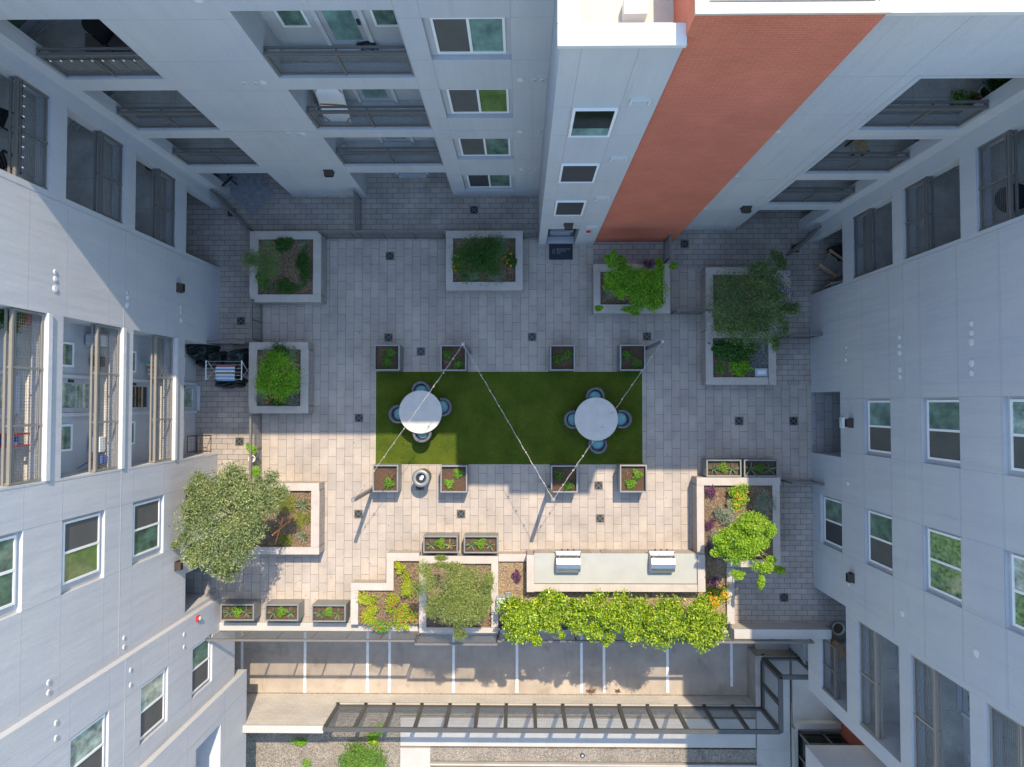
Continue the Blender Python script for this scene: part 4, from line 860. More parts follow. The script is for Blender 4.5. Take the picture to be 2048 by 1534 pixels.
# ---------------------------------------------------------------- fences of the courtyard (woven wire in steel frames)
def fence(label, A, B, h=1.07, n=2, z=0.0):
    o=screen(A,B,z,h,n,None,cap=False,name='mesh_fence'); tag(o,label,'fence','woven wire patio fences'); return o
fence('wire fence along the top of the paving between the two upper left planters',P(652,477),P(891,477),n=4)
fence('wire fence between the dark green planter and the stair tower',P(1047,477),(XT0-.02,P(0,477)[1]),n=1)
fence('wire fence running away from the middle patio pillar to the long fence',P(722,398),P(722,474),n=1)
fence('slanted wire fence at the upper left from the corner pier to the planter',P(447,397),P(508,464),n=2)
fence('short wire fence between the two left block planters',P(524,606),P(524,684),n=2)
fence('wire fence from the left wing to the planter above the drying rack',(XW+.02,P(0,690)[1]),P(512,690),n=2)
fence('sunlit wire fence with hanging plants at the left, below the yellow-green planter tree',P(523,828),P(523,962),n=2)
fence('wire fence between the bright green planter and the two-bed planter',P(1341,628),P(1410,628),n=1)
fence('wire fence from the two-bed planter to the right wing',P(1556,677),(XE-.02,P(0,677)[1]),n=1)
fence('wire fence from the tall lower right planter to the right wing',P(1561,960),(XE-.02,P(0,960)[1]),n=1)
fence('slanted wire fence at the upper right from the planter to the corner pier',P(1572,512),P(1618,466),n=2)
fence('short wire fence at the right foot of the brick tower',P(1328,484),P(1328,528),n=1)
# guard rail along the podium edge
gr='mesh guard rail panels along the podium edge'
for l,u0,u1,n,yy in (('mesh guard rail over the driveway, left run below the steel troughs',436,838,6,ED-.17),('mesh guard rail over the driveway, short run in front of the feathery tree',838,997,1,ED-.28),('mesh guard rail over the driveway, right run in front of the citrus hedge',997,1603,8,ED-.17)):
    o=screen((P(u0,1256,0)[0],yy),(P(u1,1256,0)[0],yy),.0,1.1,n,None,cap=False,name='guard_rail',pitch=.06); tag(o,l,'guard rail',gr)
# lower walls and the tall fence behind the driveway
YD=-12.35; xa=P(475,1460,-1.6)[0]; xb=P(645,1460,-1.6)[0]; xd=P(1494,1300,-4.6)[0]
t=thing('block_wall',((xa+xb)/2,YD,-4.6),'tall pale block wall at the bottom left of the driveway','wall'); MB().box(xa-2,xb,YD-.2,YD,-4.7,-1.72).build('wall','block_pale',t); MB().box(xa-2,xb+.02,YD-.26,YD+.02,-1.718,-1.6).build('coping','concrete_pale',t,bevel=.01)
t=thing('block_wall',(0,YD,-4.6),'low block wall carrying the long mesh fence behind the driveway','wall'); MB().box(xb+.003,xd,YD-.2,YD,-4.7,-3.75).build('wall','block_pale',t); MB().box(xb+.003,xd+.25,YD-.21,YD+.01,-3.748,-3.7).build('coping','concrete',t)
ye=P(1494,1294,-4.6)[1]
t=thing('block_wall',(xd,(YD+ye)/2,-4.6),'low block wall closing the right end of the driveway','wall'); MB().box(xd,xd+.2,YD,ye,-4.7,-3.55).box(xd+.2,XE+.88,ye-.2,ye,-4.7,-3.55).build('wall','block_wall',t)
fg='tall mesh fences on the lower walls'
def tall(label,A,B,n,z=-3.7,h=2.1):
    o=screen(A,B,z,h,n,None,cap=False,name='tall_fence',pitch=.06,wire=.006); tag(o,label,'fence',fg)
    A_=Vector((*A,0)); d=Vector((*B,0))-A_; nn=Vector((-d.y,d.x,0)).normalized(); m=MB()
    for i in range(n+1):
        p=A_+d*(i/n); m.obox((p.x,p.y,z+.0)+nn*0 if False else Vector((p.x,p.y,z+.03))+nn*.07, d.normalized()*.07, nn*.07, (0,0,.012))
    m.build('bracket','dark_metal',o)
    q=MB(); L=d.length; dd=d.normalized()
    q.obox(A_+d*.5+Vector((0,0,z+h+.01)), dd*L/2, nn*.085, (0,0,.035)); q.obox(A_+d*.5+Vector((0,0,z+.10)), dd*L/2, nn*.05, (0,0,.12))
    for i in range(n+1):
        p=A_+d*(i/n); q.obox(Vector((p.x,p.y,z+h/2)), dd*.07, nn*.065, (0,0,h/2))
    q.build('post','rail_dark',o)
tall('long tall mesh fence behind the driveway seen end to end along the bottom',(xb+.05,YD-.1),(xd+.25,YD-.1),15)
tall('tall mesh fence at the right end of the driveway turning up the picture',(xd+.3,YD-.1),(xd+.3,ye-.15),2)
tall('tall mesh fence panel meeting the right wing below the electrical cabinet',(xd+.35,ye-.1),(XE+.8,ye-.1),1)

# ---------------------------------------------------------------- lower right entrance
en=thing('entrance_block',(12,-16,-4.3),'pale stucco entrance block over a dark glass shopfront in the bottom right corner','building')
a=P(1611,1490,-1.5); MB().box(a[0],13.28,-22,a[1],-1.5,4).build('wall','stucco',en)
b=P(1590,1447,-4.3); g=MB(); 
MB().box(b[0]+.1,13.28,b[1]-.42,b[1]-.38,-4.3,-1.5).box(b[0]+.1,b[0]+.14,-22,b[1]-.42,-4.3,-1.5).build('shop_glass','glass_dark',en)
for i in range(4): x=b[0]+.12+i*.95; g.box(x-.03,x+.03,b[1]-.37,b[1]-.30,-4.3,-1.5)
for z in (-4.2,-3.2,-1.6): g.box(b[0]+.1,13.2,b[1]-.37,b[1]-.31,z-.03,z+.03)
for i in range(1,5): y=b[1]-.4-i*.8; g.box(b[0]+.03,b[0]+.09,y-.03,y+.03,-4.3,-1.5)
g.build('mullion','rail_metal',en); MB().box(b[0]-.1,13.28,b[1]-.1,b[1]+.15,-4.3,-4.0).box(b[0]-.15,b[0]+.0,-22,b[1]-.1,-4.3,-4.0).build('plinth','concrete',en)
# electrical cabinets on the lower wall
xw_=XE+.9; t=thing('electrical_cabinet',(xw_,-9.7,-4.3),'grey electrical cabinets with conduits on the wall at the right end of the driveway','cabinet')
MB().box(xw_-.28,xw_-.002,-10.1,-9.1,-4.0,-2.4).box(xw_-.22,xw_-.002,-9.05,-8.5,-4.0,-2.7).build('case','box_grey',t,bevel=.01); MB().box(xw_-.30,xw_-.282,-10.05,-9.62,-3.9,-2.5).box(xw_-.30,xw_-.282,-9.58,-9.15,-3.9,-2.5).build('door','box_grey',t)
m=MB()
for k in range(3): m.tube([(xw_-.15,-10.1,-3.1+k*.2),(xw_-.15,-10.22-k*.05,-3.1+k*.2),(xw_-.08,-10.3-k*.05,-3.0+k*.2),(xw_-.08,-10.3-k*.05,-1.2)],.025,6)
m.build('conduit','alu',t)

# ---------------------------------------------------------------- grill counter
hc=.92
a,b,c,d=prect(1068,1106.5,1395,1167.5,hc)
bq=thing('grill_counter',((a+b)/2,(c+d)/2,0),'long outdoor grill counter with a pale concrete top and block surround','counter')
MB().box(a,b,c,d,hc-.05,hc).build('counter_top','counter_concrete',bq,bevel=.006); MB().box(a+.02,b-.02,c+.02,d-.04,.0,hc-.052).build('base','block_wall',bq)
caps=[prect(1053.4,1110,1068,1184,1.0),prect(1068,1168.3,1395,1184,1.0),prect(1395.4,1110,1411,1184,1.0)]
w=MB(); cp=MB()
for q in caps: w.box(q[0]+.01,q[1]-.01,q[2]+.01,q[3]-.01,0,.94); cp.box(*q,.942,1.0)
w.build('surround','block_wall',bq); capjoints(caps,1.0,cp.build('cap','cap_stone',bq))
for x0,x1 in ((.24,.36),(.42,.47)):
    MB().box(a+(b-a)*x0,a+(b-a)*x1,d-.038,d-.012,.15,.75).build('cabinet_door','steel',bq)
def grill(label, u0,v0,u1,v1):
    a,b,c,d=prect(u0,v0,u1,v1,1.25); t=thing('gas_grill',((a+b)/2,(c+d)/2,hc),label,'grill','built-in gas grills')
    MB().box(a-.02,b+.02,c+.02,d-.0,hc,hc+.12).build('firebox','steel',t,bevel=.01)
    prof=[(c+.02,.13),(c+.01,.22),(c+.06,.33),(c+.18,.40),(c+.34,.42),(d-.18,.36),(d-.10,.26),(d-.06,.13)]
    h=MB(); n=len(prof); h.v=[(a,y,hc+z) for y,z in prof]+[(b,y,hc+z) for y,z in prof]; h.f=[tuple(range(n)),tuple(range(2*n-1,n-1,-1))]+[(i,n+i,n+(i+1)%n,(i+1)%n) for i in range(n)]
    h.build('hood','steel',t,bevel=.012)
    m=MB(); m.tube([(a+.08,d-.02,hc+.33),(b-.08,d-.02,hc+.33)],.014,8); m.bar((a+.1,d-.02,hc+.33),(a+.1,d-.12,hc+.31),.02); m.bar((b-.1,d-.02,hc+.33),(b-.1,d-.12,hc+.31),.02); m.build('handle','alu',t)
    MB().box(a-.02,b+.02,d-.055,d+.03,hc-.12,hc+.10).build('control_panel','steel',t)
    for i in range(3): x=a+(b-a)*(.25+.25*i); MB().tube([(x,d+.03,hc),(x,d+.07,hc)],.025,10).build('knob','dark_metal',t)
grill('left stainless gas grill on the counter, grey reflections',1113,1106,1161,1147); grill('right stainless gas grill on the counter, glaring white in the sun',1302,1106,1350,1147)
# irrigation cabinet beside the counter
x,y=P(1002,1207,.9); t=thing('irrigation_box',(x,y,0),'grey irrigation control box standing in the mulch left of the citrus hedge','utility box'); MB().box(x-.16,x+.14,y-.2,y+.18,.35,.9).build('case','box_grey',t,bevel=.02); MB().box(x+.14,x+.34,y-.0,y+.3,.4,.55).build('junction_box','planter_steel',t,bevel=.01); MB().tube([(x+.24,y+.15,.55),(x+.24,y+.15,.6)],.04,10).build('cap','plastic_white',t)
x,y=P(1523,745,.7); t=thing('valve_box',(x,y,.6),'pale green valve box lid set in gravel in the lower bed of the two-bed planter','utility box'); MB().box(x-.22,x+.22,y-.15,y+.15,.60,.70).build('case','box_grey',t,bevel=.015); MB().box(x-.14,x+.14,y-.07,y+.07,.701,.712).build('lid','plastic_white',t)
a,b,c,d=prect(1500,665+12,1537,754,.64); struct('planter_gravel', MB().box(a,b,c,d,.625,.64),'gravel_dark')
# ---------------------------------------------------------------- litter bin
x,y=P(841.7,956.4,.85); t=thing('litter_bin',(x,y,0),'round charcoal slatted litter bin with a ring lid below the turf','litter bin')
MB().lathe((x,y,0),[(.20,.02),(.22,.04),(.24,.75)],24).build('liner','dark_metal',t)
m=MB()
for k in range(26):
    tt=2*math.pi*k/26; dx,dy=math.cos(tt),math.sin(tt); m.obox((x+dx*.27,y+dy*.27,.42),(dx*.008,dy*.008,0),(-dy*.018,dx*.018,0),(0,0,.37))
m.build('slats','rail_metal',t)
m=MB(); n0=0; seg=32
prof=[(.30,.78),(.315,.83),(.29,.87),(.20,.89),(.17,.86),(.17,.78)]
for r,z in prof:
    for k in range(seg): tt=2*math.pi*k/seg; m.v.append((x+r*math.cos(tt),y+r*math.sin(tt),z))
for i in range(len(prof)):
    j=(i+1)%len(prof)
    for k in range(seg): k2=(k+1)%seg; m.f.append((i*seg+k,i*seg+k2,j*seg+k2,j*seg+k))
m.build('lid','planter_steel',t,smooth=True)
m=MB().box(x-.06,x+.05,y-.08,y+.04,.72,.77).box(x-.01,x+.09,y-.02,y+.09,.73,.79); m.build('rubbish','plastic_white',t,bevel=.02)

# ---------------------------------------------------------------- tables and tub chairs
def make_table(loc,label):
    t=thing('round_table',loc,label,'table','round concrete tables'); x,y,_=loc
    MB().lathe((x,y,0),[(.74,.70),(.765,.715),(.765,.745),(.755,.755)],56).build('table_top','table_top',t)
    MB().lathe((x,y,0),[(.28,.03),(.26,.05),(.12,.12),(.10,.6),(.25,.698)],24).build('base','planter_steel',t,smooth=True); return t
make_table((*P(840.8,824,.75),0),'round pale concrete table on the left of the turf, half in sun'); make_table((*P(1192.6,838,.75),0),'round pale concrete table on the right of the turf, fully shaded')
def make_chair(label):
    t=thing('tub_chair',(0,0,0),label,'chair','tub chairs with aqua cushions'); seg=28; m=MB(); ro,ri=.335,.245
    A=[math.radians(-28+236*k/seg) for k in range(seg+1)]
    for a in A:
        e=math.sin(a); top=.60+.14*max(0,min(1,(e+.35)/1.1)); sy=1.0
        for r,z in ((ro*.86,.12),(ro,.40),(ro,top-.03),(ro-.025,top),(ri+.02,top),(ri,top-.03),(ri,.38)): m.v.append((r*math.cos(a),r*math.sin(a)*sy,z))
    q=7
    for i in range(seg):
        for k in range(q): k2=(k+1)%q; m.f.append((i*q+k,i*q+k2,(i+1)*q+k2,(i+1)*q+k))
    m.f.append(tuple(range(q))); m.f.append(tuple(seg*q+k for k in range(q))[::-1]); m.build('shell','wicker',t,smooth=True)
    MB().lathe((0,-.02,0),[(.22,.10),(.28,.14),(.30,.36),(.27,.385)],28,1,.98).build('seat_base','wicker',t,smooth=True)
    MB().lathe((0,-.04,0),[(.20,.387),(.232,.40),(.238,.44),(.22,.475),(.12,.487),(.03,.489)],28,1,1).build('cushion','aqua_fabric',t,smooth=True)
    for sx in (-1,1):
        for sy in (-1,1): MB().tube([(sx*.16,sy*.16,.0),(sx*.15,sy*.15,.12)],.014,8).build('leg','dark_metal',t)
    return t
ch=[(843,781,0,'tub chair on the upper side of the left table'),(886,814,-100,'tub chair on the right side of the left table, turned slightly'),(798,828,98,'tub chair on the left side of the left table'),(845,866,180,'sunlit tub chair tucked in below the left table'),
    (1190,793,0,'tub chair on the upper side of the right table'),(1243,838,-90,'tub chair on the right side of the right table'),(1146,839,90,'tub chair on the left side of the right table'),(1195,888,178,'tub chair on the lower side of the right table, cushion showing')]
c0=None
for u,v,rz,l in ch:
    x,y=P(u,v,.5)
    if c0 is None: c0=make_chair(l); c0.location=(x,y,.03); c0.rotation_euler=(0,0,math.radians(rz))
    else: dup(c0,(x,y,.03),math.radians(rz),l)

# ---------------------------------------------------------------- light poles and festoon strings
ZP=3.15; tops={}
for k,(u,v),l in ((1,(706,1000.5),'steel light pole at the lower left corner planter casting a long shadow'),(2,(1106.5,999),'steel light pole below the turf at the third lower planter'),(3,(926,688.5),'steel light pole above the turf beside the second planter'),(4,(1325,683.5),'steel light pole at the far right upper planter')):
    x,y=P(u,v,ZP); t=thing('light_pole',(x,y,0),l,'pole','festoon light poles'); tops[k]=(x,y,ZP-.05)
    MB().box(x-.055,x+.055,y-.055,y+.055,.012,ZP-.012).build('post','pole_steel',t); MB().box(x-.11,x+.11,y-.11,y+.11,.004,.012).build('base_plate','pole_steel',t); MB().box(x-.06,x+.06,y-.06,y+.06,ZP-.012,ZP).build('cap','pole_steel',t); MB().tube([(x,y,ZP),(x,y,ZP+.05)],.015,8).build('eye_bolt','alu',t)
def festoon(i,j,label):
    A=Vector(tops[i]); B=Vector(tops[j]); A.z=B.z=ZP+.03; mid=(A+B)/2; L=(B-A).length; t=thing('festoon_string',tuple(mid),label,'string lights','festoon light strings')
    sag=.10; pt=lambda s,e=0: A+(B-A)*s-Vector((0,0,sag*4*s*(1-s)+e))
    MB().tube([pt(k/16) for k in range(17)],.0038,6).build('steel_cable','cable',t)
    nb=int(L/.55); sd=(B-A).normalized().cross(Vector((0,0,1))); pts=[]
    for k in range(nb*4+1):
        s=k/(nb*4); pts.append(pt(s,.025+.07*abs(math.sin(math.pi*k/4)))+sd*.018*math.sin(k*1.7))
    MB().tube(pts,.004,5).build('lamp_cable','cable',t)
    for k in range(1,nb):
        p=pt(k/nb,.04); b=MB(); b.lathe((p.x,p.y,p.z),[(.014,-.0),(.014,-.04),(.024,-.06),(.028,-.08),(.02,-.11),(.006,-.12)],10); b.build('bulb','bulb',t,smooth=True)
festoon(1,3,'string of bulbs crossing above the left round table'); festoon(3,2,'string of bulbs running diagonally over the middle of the turf'); festoon(2,4,'string of bulbs crossing above the right round table')

# ---------------------------------------------------------------- doormat
a,b,c,d=prect(1098,488,1145.5,519.5); t=thing('doormat',((a+b)/2,(c+d)/2,0),'dark rubber doormat with faint grey lettering at the stair tower door','doormat'); MB().box(a,b,c,d,.005,.016).build('mat','rubber_mat',t)
for k,(s,zz) in enumerate((('BROADSTONE',.0),('UPTOWN',.075),('PHX',.15))):
    text_mesh(s,.075,Matrix.Translation((a+.28,d-.235+.04-zz,.0175)),'grey_letters',t,.0008)
m=MB(); lx,ly=a+.17,d-.27
for r in (.045,.028): 
    for k in range(24):
        q=lambda tt: (lx+r*math.copysign(abs(math.cos(tt))**.6,math.cos(tt)), ly+r*1.9*math.copysign(abs(math.sin(tt))**.6,math.sin(tt)), .0175)
        m.bar(q(2*math.pi*k/24),q(2*math.pi*(k+1)/24),.006,.002)
m.build('emblem','grey_letters',t)
# ================================================================ PLANTS
def blade_plant(name, loc, r, n, mat, label, cat, group=None, lift=.55, width=.055, dry=0):
    x,y,z=loc; t=thing(name,loc,label,cat,group); m=MB(); dm=MB()
    for k in range(n):
        a=2*math.pi*k/n*2.618+random.random()*.5; L=r*(.6+.5*random.random()); e=lift*(.5+random.random()); p=Vector((x,y,z)); d=Vector((math.cos(a),math.sin(a),0)); s=Vector((-d.y,d.x,0)); mb = dm if k<dry else m; seg=5; n0=len(mb.v)
        for i in range(seg+1):
            q=i/seg; c=p+d*L*q*(.35+.65*q if e>.6 else 1)+Vector((0,0,L*e*math.sin(q*1.9)*.8)); w=width*(1-q)**.75*(.5+.5*min(1,q*5+.4)); c2=c-Vector((0,0,w*.35))
            mb.v+= [tuple(c-s*w),tuple(c2),tuple(c+s*w)]
        for i in range(seg):
            o=n0+i*3; mb.f += [(o,o+1,o+4,o+3),(o+1,o+2,o+5,o+4)]
    m.build('blades',mat,t,smooth=False)
    if dry: dm.build('dry_blades','dry_leaf',t)
    return t
def tuft(loc, r, h, mat, label, n=260, size=.085, cat='plant', group=None, asp=.22, name='leafy_plant'):
    x,y,z=loc; th=RNG.random(n)*2*math.pi; q=np.sqrt(RNG.random(n))*(.75+.25*np.sin(th*3+x*5)); rr=r*q
    pts=np.stack([x+rr*np.cos(th),y+rr*np.sin(th),z+h*(1-q**2)*(.4+.6*RNG.random(n))+.015],1); dr=np.stack([np.cos(th),np.sin(th),.7-q],1)
    return tag(leaves(name,pts,mat,size,asp,loc=loc,up=.4,direc=dr,jitter=.5),label,cat,group)
def shrub(loc, rx, ry, h, mat, label, n=1800, k=16, size=.06, asp=.5, flowers=None, fn=18, name='shrub', cat='shrub', group=None, squash=.7, fz=0.02):
    x,y,z=loc; t=thing(name,loc,label,cat,group)
    c=clumps((x,y,z+h*.5),(rx*.8,ry*.8,h*.5),k,n//k,.55,squash,.3); c[:,2]=np.maximum(c[:,2],z+.02); leaves('foliage',c,mat,size,asp,parent=t,up=.5)
    m=MB()
    for i in range(5):
        a=random.random()*6.28; m.tube([(x,y,z),(x+rx*.3*math.cos(a),y+ry*.3*math.sin(a),z+h*.5)],[.012,.006],5)
    m.build('stem','bark',t)
    if flowers:
        top=c[c[:,2]>np.quantile(c[:,2],.55)]; f=top[RNG.choice(len(top),min(fn,len(top)),replace=False)]+np.array([0,0,.04+fz]); P_=np.repeat(f,5,0)+RNG.normal(size=(len(f)*5,3))*.012
        leaves('flowers',P_,flowers,.045,.8,parent=t,up=1.2)
    return t
def tree(base, c, r, mat, label, n=9000, k=40, size=.07, asp=.3, stakes=(), lobes=(), trunk=.05, limbs=9, spread=.42, name='tree', group=None, bare=0, hollow=.35, squash=.7, droop=0, barkm='bark'):
    """base = foot of the trunk, c = crown centre, r = crown radii; lobes = extra (centre, radii, share)"""
    t=thing(name,base,label,'tree',group); B=Vector(base); Cc=Vector(c); bits=[clumps(c,r,k,n//k,spread,squash,hollow)]
    for lc,lr,sh in lobes: bits.append(clumps(lc,lr,max(3,int(k*sh)),n//k,spread*1.15,squash,.2))
    pts=np.concatenate(bits); leaves('crown',pts,mat,size,asp,parent=t,up=.25,droop=droop)
    m=MB(); fork=B.lerp(Cc,.55); fork.x+=.05; m.tube([B,B.lerp(fork,.5)+Vector((.03,-.03,0)),fork],[trunk,trunk*.85,trunk*.7],9)
    for i in range(limbs):
        q=Vector(pts[RNG.integers(len(pts))]); mid=fork.lerp(q,.5)+Vector((random.uniform(-.08,.08),random.uniform(-.08,.08),.12)); m.tube([fork,mid,q],[trunk*.55,trunk*.32,trunk*.1],6)
        for j in range(2):
            q2=Vector(pts[RNG.integers(len(pts))]); 
            if (q2-mid).length<max(r)*.9: m.tube([mid,q2],[trunk*.25,trunk*.08],5)
    m.build('trunk',barkm,t)
    for i,(u,v) in enumerate(stakes):
        a=Vector((u[0],u[1],base[2])); b=Vector((v[0],v[1],v[2])); MB().tube([a,b],.028,8).build('stake','stake',t)
    if bare:
        m=MB()
        for i in range(bare):
            a=math.pi+random.uniform(-.9,.9); p=Cc+Vector((-.1,0,-.2)); L=r[0]*random.uniform(1.0,1.9); q=p+Vector((math.cos(a)*L,math.sin(a)*L*.8,random.uniform(-.3,.25))); mm=p.lerp(q,.55)+Vector((0,0,.12)); m.tube([p,mm,q],[.012,.007,.003],4)
            for j in range(6):
                s=random.uniform(.35,1); p2=mm.lerp(q,s); aa=a+random.uniform(-1,1); m.tube([p2,p2+Vector((math.cos(aa)*.22,math.sin(aa)*.22,random.uniform(-.1,.1)))],[.004,.002],3)
        m.build('bare_twigs','twig_grey',t)
    return t
def PP(u,v,z): return (*P(u,v,z),z)
def rad(px,z): return px*(HC-z)/FPX
# --- big trees
z=3.7; tree((*P(500,1035,.65),.62),PP(447,1042,z),(rad(88,z),rad(96,z),1.05),'olive_leaf','large sunlit olive-green tree overhanging the left wing at the lower left',n=27000,k=70,size=.085,asp=.3,trunk=.075,limbs=24,spread=.25,hollow=.45,
     lobes=[(PP(530,985,3.3),(rad(48,z),rad(50,z),.6),.22),(PP(395,985,z),(rad(46,z),rad(48,z),.6),.2),(PP(385,1105,z-.3),(rad(42,z),rad(36,z),.5),.15),(PP(455,1130,3.2),(rad(48,z),rad(28,z),.5),.16)],
     stakes=[(P(579,1038,1.0),PP(545,1070,2.4)),(P(548,1090,.7),PP(566,1035,1.9))])
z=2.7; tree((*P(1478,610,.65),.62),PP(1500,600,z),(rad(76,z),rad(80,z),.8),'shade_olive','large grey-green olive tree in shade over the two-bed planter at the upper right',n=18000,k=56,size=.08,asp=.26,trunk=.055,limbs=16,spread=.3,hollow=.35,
     lobes=[(PP(1530,540,2.6),(rad(40,z),rad(34,z),.5),.15),(PP(1585,618,2.5),(rad(34,z),rad(20,z),.3),.08),(PP(1555,660,2.3),(rad(26,z),rad(46,z),.4),.12),(PP(1460,640,2.5),(rad(45,z),rad(40,z),.5),.15),(PP(1560,530,2.6),(rad(20,z),rad(30,z),.3),.05)])
z=2.5; tree((*P(912,1190,.5),.45),PP(920,1188,z),(rad(58,z),rad(56,z),.75),'feather_leaf','feathery pale green tree in the bottom centre planter',n=19000,k=34,size=.085,asp=.18,trunk=.05,limbs=16,spread=.38,hollow=.3,
     lobes=[(PP(848,1162,2.4),(rad(28,z),rad(36,z),.4),.14),(PP(962,1165,2.4),(rad(30,z),rad(38,z),.45),.18),(PP(925,1250,2.2),(rad(22,z),rad(24,z),.4),.1),(PP(888,1130,2.3),(rad(36,z),rad(15,z),.3),.09),(PP(872,1215,2.3),(rad(26,z),rad(24,z),.4),.12),(PP(962,1215,2.3),(rad(26,z),rad(30,z),.4),.13)])
m_=SC.objects
z=2.0; tree((*P(1270,575,.62),.6),PP(1268,572,z),(rad(50,z),rad(44,z),.6),'lime_leaf','bright green open tree in front of the red brick tower',n=10000,k=30,size=.065,asp=.5,trunk=.04,spread=.34,hollow=.3,
     lobes=[(PP(1232,532,2.1),(rad(22,z),rad(34,z),.3),.2),(PP(1222,512,2.1),(rad(20,z),rad(22,z),.3),.16),(PP(1300,560,2.0),(rad(30,z),rad(26,z),.3),.16),(PP(1238,545,2.1),(rad(28,z),rad(24,z),.3),.14),(PP(1318,545,2.0),(rad(24,z),rad(30,z),.4),.16),(PP(1347,530,2.0),(rad(9,z),rad(8,z),.15),.04),(PP(1225,570,1.8),(rad(22,z),rad(14,z),.3),.07),(PP(1310,600,1.8),(rad(24,z),rad(20,z),.3),.1),(PP(1262,618,1.6),(rad(20,z),rad(10,z),.2),.06),(PP(1197,618,1.5),(rad(9,z),rad(7,z),.15),.035)])
z=2.1; tree((*P(553,545,.62),.6),PP(527,520,z),(rad(34,z),rad(38,z),.45),'shade_olive','sparse fine-leaved tree leaning left with bare twigs at the upper left planter',n=5500,k=26,size=.07,asp=.14,trunk=.03,limbs=8,spread=.5,bare=16,hollow=.2,
     lobes=[(PP(495,518,2.1),(rad(22,z),rad(20,z),.3),.35)])
z=1.7; tree((*P(965,520,.6),.55),PP(957,518,z),(rad(50,z),rad(48,z),.5),'deep_leaf','dense dark green tree in the wide planter beside the stair tower',n=9000,k=34,size=.07,asp=.3,trunk=.035,spread=.42,stakes=[(P(905,508,.7),PP(918,514,1.5)),(P(1000,519,.7),PP(1012,512,1.5))])
z=1.7; tree((*P(556,755,.62),.6),PP(552,752,z),(rad(40,z),rad(44,z),.5),'lime_leaf','yellow-green tree in the left block planter beside the drying rack',n=9000,k=30,size=.065,asp=.5,trunk=.035,spread=.42,stakes=[(P(530,715,.7),PP(524,716,1.4)),(P(536,800,.7),PP(533,806,1.4))])
z=2.4; tree((*P(1487,1065,.62),.6),PP(1492,1088,z),(rad(42,z),rad(38,z),.6),'bright_leaf','vivid lime green tree spilling over the tall lower right planter',n=13000,k=26,size=.07,asp=.5,trunk=.045,spread=.38,hollow=.3,
     lobes=[(PP(1496,1055,2.6),(rad(34,z),rad(20,z),.4),.16),(PP(1448,1100,2.1),(rad(30,z),rad(15,z),.3),.12),(PP(1532,1062,2.5),(rad(16,z),rad(26,z),.35),.13),(PP(1440,1068,2.1),(rad(20,z),rad(18,z),.3),.1),(PP(1525,1130,2.3),(rad(30,z),rad(20,z),.35),.18),(PP(1562,1138,2.3),(rad(14,z),rad(9,z),.2),.08),(PP(1478,1148,2.2),(rad(22,z),rad(9,z),.2),.09),(PP(1523,1164,2.2),(rad(8,z),rad(15,z),.2),.08)])
# --- citrus hedge
for i,(u,v,rx,ry,l) in enumerate(((1040,1235,40,38,'leftmost tree of the citrus hedge, hanging lowest over the guard rail'),(1103,1222,36,40,'second citrus tree from the left in the hedge'),(1180,1230,42,42,'third citrus tree from the left in the hedge'),(1256,1235,40,42,'fourth citrus tree from the left in the hedge'),(1328,1240,42,42,'fifth citrus tree from the left in the hedge'),(1408,1243,44,42,'rightmost tree of the citrus hedge beside the yellow marigolds'))):
    z=1.9; lob={0:[(PP(1068,1282,1.8),(rad(18,z),rad(16,z),.3),.18)],2:[(PP(1215,1277,1.8),(rad(20,z),rad(16,z),.3),.18)],4:[(PP(1350,1275,1.8),(rad(14,z),rad(18,z),.3),.12)],5:[(PP(1415,1283,1.8),(rad(14,z),rad(14,z),.3),.12)]}.get(i,[(PP(u+12,v+38,1.8),(rad(16,z),rad(14,z),.3),.12)])
    tree((*P(u,v-2,.45),.4),PP(u,v+3,z),(rad(rx*1.1,z),rad(ry*1.04,z),.65),'citrus_leaf',l,n=9500,k=34,size=.085,asp=.5,trunk=.035,limbs=8,spread=.30,hollow=.35,lobes=lob,name='citrus_tree',group='citrus trees in a clipped row')
# --- square steel planters: two tufts of green and dried straps
def at(i,fx,fy): x,y,z,w,d=SQ[i]; return (x+fx*w,y+fy*d,z)
nm=['far left upper','second upper','third upper','far right upper','far left lower','second lower','third lower','far right lower']
spots=[[(-.02,-.15,.24),(.12,.2,.2)],[(-.25,.15,.17),(.18,-.22,.19)],[(-.18,-.05,.2),(.2,.12,.2)],[(-.2,.12,.18),(.15,-.2,.21)],[(.12,-.18,.2)],[(-.18,-.18,.18),(.16,.2,.18)],[(.15,-.25,.2),(-.2,.12,.17)],[(.15,.15,.2),(-.1,-.2,.2)]]
for i,ss in enumerate(spots):
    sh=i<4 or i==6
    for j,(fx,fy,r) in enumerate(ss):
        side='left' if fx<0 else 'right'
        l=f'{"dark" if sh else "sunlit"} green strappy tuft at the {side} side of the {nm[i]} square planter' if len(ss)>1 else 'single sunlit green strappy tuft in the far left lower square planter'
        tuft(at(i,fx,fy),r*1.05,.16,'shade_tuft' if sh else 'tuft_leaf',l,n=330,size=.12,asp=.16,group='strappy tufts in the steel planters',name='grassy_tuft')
    fx,fy=[(-.25,.3),(-.3,-.15),(0,.1),(-.1,.02),(.25,.15),(.0,.2),(0,-.3),(-.2,.2)][i]
    p=at(i,fx,fy); blade_plant('dried_stalk',p,.17,4,'dry_leaf',f'yellowed dead flower stalks in the {nm[i]} square planter','dead plant','dried stalks',.5,.008)
